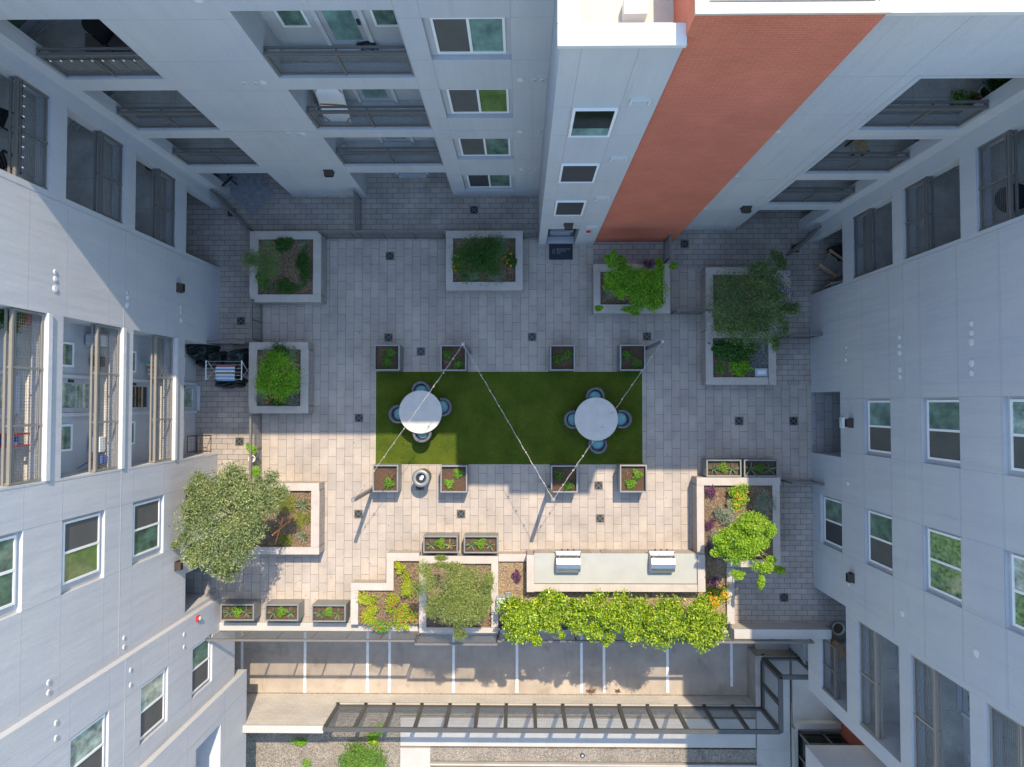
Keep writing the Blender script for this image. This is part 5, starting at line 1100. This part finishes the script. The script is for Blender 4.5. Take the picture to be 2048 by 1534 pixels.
# --- aloes and fine green in the troughs
tn=['leftmost bottom trough','middle bottom trough','rightmost bottom trough','left trough above the feathery tree','right trough above the feathery tree','sunlit trough at the lower right','shaded trough at the lower right']
for i,(x,y,z,w,d) in enumerate(RC):
    up=.08 if i<3 else 0
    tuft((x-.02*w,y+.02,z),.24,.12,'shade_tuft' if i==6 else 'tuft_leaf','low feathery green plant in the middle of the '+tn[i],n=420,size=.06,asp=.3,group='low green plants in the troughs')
    for s,dry in ((-.28,0),(.26,4 if i in (2,3,4) else 0)):
        blade_plant('aloe',(x+s*w,y-.04,z),.26 if i!=6 else .34,13,'aloe_leaf',f'{"part dried " if dry else ""}spiky aloe at the {"left" if s<0 else "right"} end of the {tn[i]}','aloe','aloes in the troughs',.5,.032,dry)
def A(u,v,r,l,z=.64,n=12,dry=0,mat='aloe_leaf'): blade_plant('aloe',PP(u,v,z),r,n,mat,l,'aloe','aloes in the block planters',.45,.034,dry)
A(539,488,.26,'aloe at the top left corner of the upper left planter'); A(610,491,.28,'aloe with a dead stalk at the top right of the upper left planter',dry=1); A(536,576,.27,'aloe at the bottom left of the upper left planter'); A(607,569,.22,'aloe at the bottom right of the upper left planter')
A(607,1010,.36,'large sunlit aloe at the right side of the lower left tree planter',n=16,dry=2); A(606,1073,.24,'smaller sunlit aloe at the lower right of the lower left tree planter'); A(1448,568,.36,'aloe at the top left of the two-bed planter'); 
# --- shrubs in block planters
def Sh(u,v,rx,ry,h,mat,l,z=.6,**k): return shrub(PP(u,v,z),rad(rx,z),rad(ry,z),h,mat,l,**k)
Sh(573,488,22,17,.35,'deep_leaf','dark green shrub at the top of the upper left planter',n=1500); Sh(611,535,19,32,.4,'deep_leaf','dark green shrub along the right side of the upper left planter',n=2000); Sh(576,577,24,16,.35,'deep_leaf','dark green shrub at the bottom of the upper left planter',n=1500); Sh(528,560,18,22,.3,'shade_tuft','green shrub under the leaning tree in the upper left planter',n=1300)
Sh(543,710,20,20,.3,'dusty_leaf','pale grey-green plant at the top left of the yellow-green tree planter',n=900,asp=.2); Sh(562,706,18,20,.4,'deep_leaf','deep green plant at the top of the yellow-green tree planter',n=1200); Sh(590,708,16,20,.35,'dusty_leaf','pale grey-green plant at the top right of the yellow-green tree planter',n=1000,asp=.2)
Sh(588,795,19,20,.35,'dusty_leaf','pale grey plant at the bottom right of the yellow-green tree planter',n=1100,asp=.2); Sh(557,802,22,12,.25,'deep_leaf','low green plant at the bottom of the yellow-green tree planter',n=800,flowers='marigold',fn=3); Sh(524,795,14,18,.3,'dusty_leaf','pale plant at the bottom left of the yellow-green tree planter',n=800,asp=.2)
Sh(994,492,22,20,.4,'dusty_leaf','pale silver shrub at the top right of the dark green planter',n=1200,asp=.25); Sh(1020,520,14,20,.35,'deep_leaf','dark shrub with orange flowers at the right of the dark green planter',n=1000,flowers='marigold',fn=9); Sh(945,555,18,13,.3,'dusty_leaf','pale silver shrub at the bottom left of the dark green planter',n=800,asp=.25); Sh(992,553,18,15,.3,'dusty_leaf','pale silver shrub at the bottom right of the dark green planter',n=900,asp=.25); Sh(913,530,14,24,.35,'shade_tuft','green shrub with orange flowers at the left of the dark green planter',n=1100,flowers='marigold',fn=7)
Sh(1220,583,18,16,.3,'dusty_leaf','pale grey shrub at the lower left of the bright green tree planter',n=900,asp=.25); Sh(1290,590,20,16,.35,'shade_tuft','mid green shrub at the lower right of the bright green tree planter',n=900); Sh(1295,532,16,12,.5,'purple_leaf','thin purple shrub behind the bright green tree planter',n=350)
Sh(1468,700,40,24,.35,'deep_leaf','broad-leaved deep green shrub in the lower bed of the two-bed planter',n=2600,size=.09,asp=.75,k=22); Sh(1475,735,24,18,.4,'lime_leaf','lighter green shrub at the bottom of the two-bed planter',n=1300,asp=.6); Sh(1440,735,16,14,.2,'shade_tuft','small dull green plant in the bottom left corner of the two-bed planter',n=500)
Sh(572,1005,24,24,.32,'grass_leaf','yellow-green grassy shrub at the top of the lower left tree planter',n=1700,asp=.25); Sh(608,1035,16,22,.3,'grass_leaf','small yellow-green shrub between the two aloes at the lower left',n=1100,asp=.25); Sh(575,1080,14,14,.25,'grass_leaf','small yellow-green shrub at the bottom of the lower left tree planter',n=700,asp=.25)
z=.45
Sh(735,1195,21,15,.3,'yellow_leaf','low yellow-green groundcover at the upper left of the stepped planter',z=.42,n=1300); Sh(745,1228,22,24,.4,'yellow_leaf','yellow-green bougainvillea at the lower left of the stepped planter',z=.42,n=1800,flowers='pink_flower',fn=5); Sh(802,1133,12,14,.3,'yellow_leaf','small shrub at the top of the stepped planter',z=.42,n=700); Sh(815,1170,15,28,.5,'yellow_leaf','yellow-green shrub against the feathery tree planter',z=.42,n=1700); Sh(788,1205,16,20,.35,'yellow_leaf','loose shrub in the middle of the stepped planter',z=.42,n=1100,flowers='pink_flower',fn=4); Sh(805,1232,26,26,.45,'yellow_leaf','bright bougainvillea with red flowers at the lower right of the stepped planter',z=.42,n=2200,flowers='pink_flower',fn=12); Sh(765,1248,24,12,.5,'tuft_leaf','bougainvillea sprays hanging over the guard rail',z=.35,n=900,flowers='pink_flower',fn=8)
def purple(u,v,rx,ry,l,z=.6): Sh(u,v,rx,ry,.25,'purple_leaf',l,z=z,n=420,asp=.25,size=.09,k=9)
purple(1032,1152,11,14,'small purple plant in the gravel left of the grill counter',.4); purple(1421,985,13,20,'purple plant at the top left of the tall lower right planter'); purple(1421,1050,11,13,'middle purple plant along the left of the tall lower right planter'); purple(1420,1098,12,22,'purple plant beside the right end of the grill counter'); purple(1424,1163,12,12,'lowest purple plant, just above the marigolds')
Sh(1473,988,24,24,.5,'bright_leaf','bright lantana with yellow flowers at the top of the tall lower right planter',n=2200,asp=.6,flowers='marigold',fn=24); Sh(1450,1022,24,24,.45,'dusty_leaf','pale sage shrub in the sun in the tall lower right planter',n=1900,asp=.16,size=.1); Sh(1517,1005,26,32,.5,'dusty_leaf','larger grey-green sage shrub in shade in the tall lower right planter',n=2300,asp=.16,size=.1); Sh(1432,1080,16,22,.4,'dusty_leaf','grey-green shrub below the purple plants in the tall lower right planter',n=1200,asp=.3)
Sh(1430,1195,26,30,.35,'citrus_leaf','green marigold clump with many orange flowers right of the citrus hedge',z=.42,n=2400,asp=.5,flowers='marigold',fn=60)
# --- plants below the driveway
zz=ZS
Sh(600,1480,16,12,.4,'lime_leaf','small green weed in the shade of the tall block wall',z=zz,n=600); Sh(757,1455,15,14,.5,'lime_leaf','upper green shrub behind the long fence at the bottom',z=zz,n=900); Sh(748,1472,16,14,.5,'lime_leaf','lower green shrub behind the long fence at the bottom',z=zz,n=900,flowers='marigold',fn=2); Sh(729,1512,46,30,.8,'shade_tuft','large round green bush at the bottom edge',z=zz,n=5000,k=40,size=.08); Sh(615,1522,14,10,.3,'tuft_leaf','tiny green weed in the bottom gravel',z=zz,n=250)
x,y=P(1165,1511,ZS); t=thing('drain_cap',(x,y,ZS),'small round dark drain cap in the bottom gravel strip','drain'); MB().lathe((x,y,ZS-.02),[(.10,0),(.10,.03),(.08,.045)],20).build('cap','grate',t); MB().lathe((x,y,ZS+.025),[(.05,0),(.05,.008)],12).build('plug','box_grey',t)

# ================================================================ PATIO AND BALCONY THINGS
def lump(name,u0,v0,u1,v1,h,label,cat,mat='tarp_black',sq=1.0):
    a,b,c,d=prect(u0,v0,u1,v1,h*.8); x,y=(a+b)/2,(c+d)/2; rx,ry=(b-a)/2,(d-c)/2; m=MB(); nr,ns=12,40; ph=[random.random()*6.28 for _ in range(6)]
    m.v.append((x,y,h))
    for i in range(1,nr+1):
        q=i/nr
        for k in range(ns):
            tt=2*math.pi*k/ns; sup=(abs(math.cos(tt))**3.2+abs(math.sin(tt))**3.2)**(-1/3.2)
            fold=1+.07*q*math.sin(7*tt+ph[0])+.05*q*math.sin(13*tt+ph[1])+.06*math.sin(3*tt+ph[2]); rr=sup*fold*(q**.8)
            zz=h*(1-max(0,(q-.62)/.38)**1.6)+.035*math.sin(5*q*3+ph[3]+2*tt)*(1-q)+.03*math.sin(4*tt+9*q); m.v.append((x+rx*rr*math.cos(tt),y+ry*rr*math.sin(tt),max(.004,zz)))
    for k in range(ns): m.f.append((0,1+k,1+(k+1)%ns))
    for i in range(nr-1):
        for k in range(ns): k2=(k+1)%ns; m.f.append((1+i*ns+k,1+(i+1)*ns+k,1+(i+1)*ns+k2,1+i*ns+k2))
    m.f=[f[::-1] if len(f)==3 else f for f in m.f]
    return tag(m.build(name,mat,loc=(x,y,0),smooth=False),label,cat,'black tarp covered patio things')
lump('tarp_cover',372,685,422,722,.95,'rounded black tarp-covered barbecue in the corner by the left wing','cover'); lump('tarp_cover',390,712,412,734,.5,'bunched lower end of black tarp beside the drying rack','cover')
lump('tarp_cover',412,702,450,738,.7,'black tarp over a low seat left behind the drying rack','cover'); lump('tarp_cover',446,696,496,744,.8,'largest black tarp heap between rack and planter','cover'); lump('tarp_cover',424,750,486,776,.45,'flattened black tarp below the drying rack','cover')
zr=1.05; a,b,c,d=prect(412,721,483,760,zr); t=thing('drying_rack',((a+b)/2,(c+d)/2,0),'white folding drying rack with a striped towel on it','drying rack'); m=MB()
m.tube([(a,c,zr),(a,d,zr)],.022,8); m.tube([(b,c,zr),(b,d,zr)],.022,8); m.build('side_rail','plastic_white',t)
m=MB()
for k in range(6): y=c+.03+(d-c-.06)*k/5; m.tube([(a,y,zr),(b,y,zr)],.007,5)
m.build('rod','alu',t)
for x0 in (a+.03,b-.03):
    MB().tube([(x0,c+.02,zr),(x0,d-.05,.02)],.012,6).build('leg','plastic_white',t); MB().tube([(x0+.03,d-.02,zr),(x0+.03,c+.05,.02)],.012,6).build('leg','plastic_white',t)
a2,b2,c2,d2=prect(432,733,470,759,zr); m=MB(); n=14
for i in range(n+1):
    y=d2+.05-(d2-c2+.1)*i/n; z=zr+.02 if 1<i<n-1 else zr-.05; 
    for x in np.linspace(a2,b2,9): m.v.append((x+random.uniform(-.008,.008),y,z+.008*math.sin(i*2+x*9)))
for i in range(n):
    for k in range(8): q=i*9+k; m.f.append((q,q+1,q+10,q+9))
o=m.build('towel','towel',loc=((a2+b2)/2,(c2+d2)/2,zr)); sm=o.modifiers.new('thick','SOLIDIFY'); sm.thickness=.012; tag(o,'towel with blue, white and red stripes laid over the drying rack','towel')
# wire plant shelf
a,b,c,d=prect(374,872,404,905,.75); t=thing('wire_shelf',((a+b)/2,(c+d)/2,0),'empty rusty wire plant stand against the left wing','shelf'); m=MB()
for z in (.02,.72):
    m.frame(a,b,c,d,.018,z,z+.018)
for x0 in (a+.009,b-.009):
    for y0 in (c+.009,d-.009): m.box(x0-.009,x0+.009,y0-.009,y0+.009,.0,.72)
m.build('frame','bronze',t); g=MB()
for k in range(1,4): g.box(a+(b-a)*k/4-.003,a+(b-a)*k/4+.003,c+.018,d-.018,.725,.732)
for k in range(1,5): g.box(a+.018,b-.018,c+(d-c)*k/5-.003,c+(d-c)*k/5+.003,.733,.739)
g.build('wire_top','rail_metal',t)
# hanging pots on the sunlit fence
for u,v,l,mt in ((497,897,'bright green trailing plant hung on the sunlit fence, upper one','lime_leaf'),(506,945,'green trailing plant hung at the lower end of the sunlit fence','tuft_leaf')):
    x,y,z=PP(u,v,1.0); x+=.06; t=thing('hanging_plant',(x,y,z-.25),l,'hanging plant','pots hung on the fence'); MB().lathe((x+.05,y,z-.25),[(.05,0),(.08,.14),(.075,.14)],14).build('pot','terracotta',t); MB().bar((x+.05,y,z-.11),(x+.22,y,z+.05),.008).build('hook','dark_metal',t)
    leaves('foliage',clumps((x,y,z-.08),(.14,.16,.12),8,60,.6,.8,.2),mt,.07,.7,parent=t)
x,y,z=PP(502,918,1.0); t=thing('hanging_pot',(x,y,z-.25),'empty pale round pot hung on the sunlit fence between the plants','pot','pots hung on the fence'); MB().lathe((x,y,z-.25),[(.07,0),(.12,.12),(.13,.2),(.10,.19),(.09,.06)],20).build('bowl','vent_white',t,smooth=True); MB().bar((x+.1,y,z-.06),(x+.26,y,z+.02),.008).build('hook','dark_metal',t)
# upper left patio rug and chairs
x,y=P(489,368); c=Vector((x,y,0)); d=Vector((.7,-.72,0))
o=MB().obox(c+Vector((0,0,.012)),d*1.05,Vector((-d.y,d.x,0))*.62,(0,0,.006)).build('rug','rug_grey',loc=(x,y,.0)); tag(o,'grey textured outdoor rug laid at an angle on the upper left patio','rug')
def simple_chair(loc,rz,label,seatm,framem,name='patio_chair',w=.5,hs=.42,slat=False,group=None,hb=.85):
    t=thing(name,loc,label,'chair',group); R=Matrix.Rotation(rz,4,'Z'); L=Vector(loc)
    def bx(m,x0,x1,y0,y1,z0,z1): 
        c=R@Vector(((x0+x1)/2,(y0+y1)/2,(z0+z1)/2)); m.obox(c+L,R@Vector(((x1-x0)/2,0,0)),R@Vector((0,(y1-y0)/2,0)),(0,0,(z1-z0)/2)); return m
    s=MB()
    if slat:
        for k in range(6): bx(s,-w/2,w/2,-w/2+k*w/6,-w/2+k*w/6+w/8,hs-.02,hs)
    else: bx(s,-w/2,w/2,-w/2,w/2,hs-.02,hs+.07)
    s.build('seat',seatm,t,bevel=0 if slat else .02)
    b=MB()
    if slat:
        for k in range(4): bx(b,-w/2,w/2,w/2,w/2+.025,hs+.1+k*.1,hs+.16+k*.1)
    else: bx(b,-w/2,w/2,w/2-.02,w/2+.08,hs+.08,hb)
    b.build('backrest',seatm,t,bevel=0 if slat else .02)
    for sx in (-1,1):
        for sy in (-1,1): bx(MB(),sx*w/2-.02,sx*w/2+.02,sy*w/2-.02,sy*w/2+.02,0,hs+(.25 if not slat else 0) ).build('leg',framem,t)
        if not slat: bx(MB(),sx*w/2-.04,sx*w/2+.03,-w/2-.12,w/2,hs+.25,hs+.29).build('armrest',framem,t)
    return t
simple_chair((*P(447,362,.4),0),2.3,'dark folded chair at the edge of the upper left patio','rug_grey','dark_metal')
simple_chair((*P(1664,530,.5),0),math.radians(-125),'wooden armchair with grey cushions under the upper right balconies','cushion_grey','wood_pale',w=.62)
simple_chair((*P(1678,578,.5),0),math.radians(-80),'small white-framed chair in the dark upper right patio','box_grey','plastic_white',w=.45)
# patterned bench top beside the two-bed planter
a,b,c,d=prect(1553,541,1581,602,.5); t=thing('mosaic_table',((a+b)/2,(c+d)/2,0),'narrow table with a sandy painted top and blue brush letters beside the two-bed planter','table')
MB().box(a,b,c,d,.46,.5).build('table_top','rug_brown' if 0 else 'cap_stone',t)
for x0 in (a+.04,b-.04):
    for y0 in (c+.04,d-.04): MB().box(x0-.02,x0+.02,y0-.02,y0+.02,0,.46).build('leg','wood',t)
text_mesh('Am',.28,Matrix.Translation((a+.12,c+.42,.503)),'blue_paint',t,.0008); m=MB()
for _ in range(26): x0=random.uniform(a+.03,b-.06); y0=random.uniform(c+.03,d-.06); m.box(x0,x0+random.uniform(.02,.07),y0,y0+random.uniform(.02,.06),.5005,.5012+random.random()*.001)
m.build('painted_marks','blue_paint',t)
m=MB()
for _ in range(30): x0=random.uniform(a+.03,b-.06); y0=random.uniform(c+.03,d-.06); m.box(x0,x0+random.uniform(.02,.07),y0,y0+random.uniform(.02,.06),.5025,.5028+random.random()*.001)
m.build('painted_patches','stake',t)
# cardboard box and planter under the south-east balconies
x,y=P(1668,1300,.15); o=MB().obox((x,y,.16),Vector((.22,-.26,0)),Vector((.2,.17,0)),(0,0,.15)).build('cardboard_box','cardboard',loc=(x,y,.012),bevel=.004); tag(o,'brown cardboard parcel lying in the dark patio at the lower right','box')
x,y=P(1678,1258,.35); t=thing('plant_pot',(x,y,0),'round stone plant pot in the dark patio above the parcel','pot'); MB().lathe((x,y,0),[(.14,.0),(.22,.3),(.24,.34),(.20,.34),(.18,.27)],22).build('pot','vent_grey',t,smooth=True); MB().lathe((x,y,.26),[(.17,0),(.17,.02)],16).build('soil','soil',t)
# balcony things, left
FLz=FL
def onfloor(u,v,i,h=0): return (*P(u,v,FLz[i]+h),FLz[i])
x,y,z=onfloor(190,42,3,.7); t=thing('wire_table',(x,y,z),'dark round wire bistro table on the top left corner balcony','table'); MB().lathe((x,y,z),[(.30,.68),(.31,.69),(.31,.705),(.29,.71)],28).build('table_top','dark_metal',t)
for k in range(3): a=k*2.1; MB().tube([(x+.05*math.cos(a),y+.05*math.sin(a),z+.68),(x+.26*math.cos(a),y+.26*math.sin(a),z)],.012,6).build('leg','dark_metal',t)
x,y,z=onfloor(215,72,3,.3); simple_chair((x,y,z),-2.2,'dark metal chair beside the round bistro table on the top left balcony','dark_metal','dark_metal',slat=True,w=.4)
a=P(170,104,FLz[3]); b=P(262,66,FLz[3]); o=MB().box(min(a[0],b[0]),min(max(a[0],b[0]),CR-.05),a[1],b[1],FLz[3]+.002,FLz[3]+.012).build('rug','rug_brown',loc=((a[0]+b[0])/2,(a[1]+b[1])/2,FLz[3])); tag(o,'ribbed brown rug on the top left corner balcony','rug')
def bulbs(A,B,z,n,label):
    A=Vector((*A,z)); B=Vector((*B,z)); t=thing('festoon_string',tuple((A+B)/2),label,'string lights','bulb strings on balcony rails'); MB().tube([A,B],.006,5).build('lamp_cable','black_plastic',t)
    for k in range(n): p=A.lerp(B,(k+.5)/n); MB().lathe((p.x,p.y,p.z),[(.01,0),(.01,-.03),(.02,-.05),(.018,-.07),(.006,-.08)],8).build('bulb','frame_white',t)
bulbs((-10.6,YN+.0),(CR-.1,YN+.0),9.33+.95,9,'string of small bulbs along the rail of the top left corner balcony'); bulbs((XW-.0,YC+.3),(XW-.0,7.2),9.33+.95,9,'string of small bulbs along the rail of the far left top balcony')
cl_=MB(); a0=-10.6
for k in range(14):
    x=a0+k*.15; cl_.quad((x,YN+.15,9.45),(x+.15,YN+.15+.02*((-1)**k),9.45),(x+.15,YN+.15+.02*((-1)**k),10.0),(x,YN+.15,10.0))
o=cl_.build('privacy_cloth','cushion_grey',loc=(-9.6,YN+.15,9.4)); sm=o.modifiers.new('thick','SOLIDIFY'); sm.thickness=.006; tag(o,'beige cloth tied behind the rail of the top left corner balcony','cloth')
simple_chair(onfloor(10,240,3,.2),1.2,'dark bare chair at the left edge on the top balcony','dark_metal','dark_metal',slat=True,w=.42); simple_chair(onfloor(8,330,3,.2),1.9,'second dark bare chair at the left edge, lower one','dark_metal','dark_metal',slat=True,w=.42)
x,y,z=onfloor(296,326,1,.4); t=thing('plant_pot',(x,y,z),'dark red round pot on the lowest left corner balcony','pot'); MB().lathe((x,y,z),[(.14,0),(.2,.25),(.17,.25),(.15,.15)],16).build('pot','terracotta',t); leaves('foliage',clumps((x,y,z+.3),(.16,.16,.12),6,40,.6,.8,.2),'purple_leaf',.08,.5,parent=t)
# middle stack
x,y,z=onfloor(733,88,3,.2); t=thing('cat',(x,y,z),'black cat curled on the top balcony of the middle stack','cat')
m=MB(); m.tube([(x-.16,y,z+.10),(x-.08,y+.01,z+.13),(x+.03,y+.02,z+.14),(x+.14,y+.01,z+.12),(x+.2,y,z+.09)],[.04,.09,.10,.095,.04],12); m.tube([(x-.13,y,z+.13),(x-.2,y-.03,z+.19),(x-.25,y-.05,z+.18)],[.045,.055,.025],10); m.tube([(x+.18,y,z+.1),(x+.24,y-.06,z+.04),(x+.16,y-.12,z+.02),(x+.02,y-.13,z+.02)],[.02,.017,.014,.008],7)
for sx in (-.035,.03): m.tube([(x-.205+sx*.2,y-.03+sx,z+.22),(x-.21+sx*.2,y-.03+sx,z+.27)],[.018,.003],5)
for lx in (-.12,.13):
    for ly in (-.05,.06): m.tube([(x+lx,y+ly,z+.09),(x+lx-.01,y+ly-.01,z+.0)],[.03,.018],7)
m.build('body','black_plastic',t,smooth=True)
a=onY(632,180,YN+.35); x0=a[0]; zc=FLz[2]; xx=P(632,200,zc+.9)[0]; t=thing('canvas_frame',(xx+.4,YN+.4,zc),'large white canvas with a wooden stretcher frame leaning on the middle third floor balcony','canvas')
X0,X1=P(634,205,zc+.95)[0],P(687,205,zc+.95)[0]; Yb,Yt=YN+.25,YN+.72; q=[(X0,Yb,zc+.02),(X1,Yb-.03,zc+.02),(X1,Yt-.0,zc+1.25),(X0,Yt+.02,zc+1.35)]
n=(Vector(q[1])-Vector(q[0])).cross(Vector(q[3])-Vector(q[0])).normalized(); n=n if n.z>0 else -n; m=MB(); V=[Vector(p) for p in q]; m.v=[tuple(p) for p in V]+[tuple(p+n*.02) for p in V]; m.f=[(0,3,2,1),(4,5,6,7),(0,1,5,4),(1,2,6,5),(2,3,7,6),(3,0,4,7)]; m.build('canvas','frame_white',t)
L_=lambda s,t_: V[0]*(1-s)*(1-t_)+V[1]*s*(1-t_)+V[2]*s*t_+V[3]*(1-s)*t_+n*.03
m=MB()
for p,r in (((0,.82),(.22,1)),((.78,1),(1,.82)),((0,.18),(.22,0)),((.78,0),(1,.18)),((0,.5),(1,.5))): m.bar(L_(*p),L_(*r),.035,.015)
each(m,'stretcher_bar','wood',t)
m=MB()
for p,r in (((0,0),(1,0)),((1,0),(1,1)),((1,1),(0,1)),((0,1),(0,0))): m.bar(L_(*p),L_(*r),.03,.012)
m.build('edge_strip','plastic_white',t)
# left stack
x,y,z=onfloor(188,680,2,.4); t=thing('wall_unit',(XW-.62,y,z),'white ribbed plastic bin at the upper end of the third floor left balcony','bin'); m=MB().box(XW-.78,XW-.42,y-.16,y+.16,z,z+.5); m.build('bin','plastic_white',t,bevel=.03); r=MB()
for k in range(5): r.box(XW-.76,XW-.44,y-.14+k*.06,y-.12+k*.06,z+.501,z+.515)
r.build('rib','box_grey',t)
x,y,z=onfloor(182,722,2,.3); o=MB().box(XW-.75,XW-.5,y-.14,y+.14,z,z+.3).build('storage_box','dark_metal',loc=(XW-.62,y,z),bevel=.03); tag(o,'small dark square box on the third floor left balcony','box')
x,y,z=onfloor(302,742,1,.5); t=thing('lawn_chair',(XW-.55,y,z),'folding lawn chair with orange and teal webbing on the second floor left balcony','chair'); MB().box(XW-.72,XW-.38,y-.22,y+.2,z+.38,z+.4).build('seat','lawn_webbing',t); MB().obox((XW-.55,y+.24,z+.62),(.17,0,0),(0,.01,0),(0,.04,.2)).build('backrest','lawn_webbing',t)
for sx in (-.18,.18):
    MB().tube([(XW-.55+sx,y-.22,z),(XW-.55+sx,y+.2,z+.4),(XW-.55+sx,y+.3,z+.85)],.012,6).build('leg','plastic_white',t); MB().tube([(XW-.55+sx,y+.25,z),(XW-.55+sx,y-.2,z+.4)],.012,6).build('leg','plastic_white',t)
x,y,z=onfloor(211,890,2,.3); o=MB().box(XW-.75,XW-.45,y-.2,y+.22,z,z+.3).build('storage_box','frame_white',loc=(XW-.6,y,z),bevel=.02); tag(o,'white storage box at the lower end of the third floor left balcony','box')
x,y,z=onfloor(215,920,2,.25); o=MB().box(XW-.70,XW-.35,y-.12,y+.12,z,z+.22).build('parcel','blue_paint',loc=(XW-.5,y,z),bevel=.03); tag(o,'blue and white bundle beside the white storage box','bundle'); 
o=MB().tube([(XW-.8,L0+.25,FLz[2]+.05),(XW-.42,L0+.12,FLz[2]+1.3)],.014,8).build('broom','blue_paint',loc=(XW-.6,L0+.2,FLz[2])); tag(o,'blue handled broom leaning in the lower corner of the third floor left balcony','broom')
x,y,z=onfloor(12,880,3,.5); simple_chair((XW-.5,y,z),math.radians(90),'red and blue chair at the left edge on the top sunlit balcony','blue_paint','red',w=.26)
x,y,z=onfloor(8,632,3,.5); t=thing('potted_shrub',(XW-.5,y-.0,z),'green potted shrub at the left edge above the sunlit top balcony','potted plant'); MB().lathe((XW-.5,y,z),[(.14,0),(.2,.3),(.17,.3)],16).build('pot','terracotta',t); leaves('foliage',clumps((XW-.5,y,z+.6),(.3,.3,.35),16,90,.5,.8,.3),'deep_leaf',.08,.5,parent=t)
# right balconies
x,y,z=onfloor(1720,292,2,.4); simple_chair((x,y,z),math.radians(10),'slatted wooden folding chair on the upper right balcony','wood_pale','dark_metal',slat=True,w=.36,hs=.45)
for u,v,l,mt in ((1952,200,'orange rimmed dark pot on the top right corner balcony','terracotta'),(1974,184,'white round pot on the top right corner balcony','plastic_white')):
    x,y,z=onfloor(u,v,3,.3); t=thing('plant_pot',(x,y,z),l,'pot'); MB().lathe((x,y,z),[(.12,0),(.17,.26),(.18,.3),(.15,.3),(.13,.2)],18).build('pot',mt,t,smooth=True); MB().lathe((x,y,z+.2),[(.12,0),(.12,.02)],14).build('soil','soil',t)
x,y,z=onfloor(1922,200,3,.3); t=thing('potted_plant',(x,y,z),'thin yellow-green potted plant on the top right corner balcony','potted plant'); MB().lathe((x,y,z),[(.07,0),(.1,.18),(.09,.18)],14).build('pot','ceramic_dark',t); leaves('foliage',clumps((x-.1,y,z+.35),(.3,.2,.2),9,22,.5,.8,.2),'shade_tuft',.09,.5,parent=t)
x,y,z=onfloor(2015,165,3,.6); shrub((x,y,z),.4,.3,.8,'deep_leaf','dark bushy plant in the far corner of the top right balcony',n=1500)
x,y,z=onfloor(1817,370,1,.5); t=thing('plant_stand',(XE+.35,y,z),'small white rack with potted herbs on the middle right corner balcony','plant stand'); MB().box(XE+.2,XE+.55,y-.14,y+.14,z,z+.3).build('rack','plastic_white',t,bevel=.01)
for k in range(3): leaves('foliage',clumps((XE+.35,y-.2-k*.16,z+.2),(.1,.07,.08),4,25,.6,.8,.2),'shade_tuft',.06,.5,parent=t); MB().lathe((XE+.35,y-.2-k*.16,z),[(.05,0),(.07,.12)],12).build('pot','ceramic_dark',t)
x,y,z=onfloor(2037,391,3,.4); t=thing('ottoman',(x,y,z),'round dark ottoman on the top balcony at the right edge','stool'); MB().lathe((x,y,z),[(.26,0),(.3,.05),(.3,.36),(.26,.4),(.1,.41)],28).build('cushion','rubber_mat',t,smooth=True)
x,y,z=onfloor(2038,240,3,.5); simple_chair((x,y,z),math.radians(-60),'pale moulded chair on the top balcony at the right edge','plastic_white','wood_pale',w=.42)
o=MB().obox((XE+1.0,YE+1.6,.25),(.3,.1,0),(-.1,.3,0),(0,0,.25)).build('storage_bag','rubber_mat',loc=(XE+1.0,YE+1.6,0),bevel=.05); tag(o,'dark slumped bag in the shaded corner patio at the upper right','bag')

# fallen leaves and grit on the paving, thickest beside the planters
n=900; c=[P(*q) for q in ((560,960),(650,1120),(470,1180),(1000,1100),(1200,1060),(1370,1060),(700,1150),(1330,660),(1620,720),(480,640),(940,600),(1480,1220),(850,1090),(600,1200))]
pts=np.array([(*(np.array(c[i%len(c)])+RNG.normal(size=2)*.55),.012) for i in range(n)])
tag(leaves('fallen_leaves',pts,'dry_leaf',.045,.5,loc=(0,0,.01),up=2.5),'tiny dry leaves scattered over the paving','fallen leaves',kind='stuff')
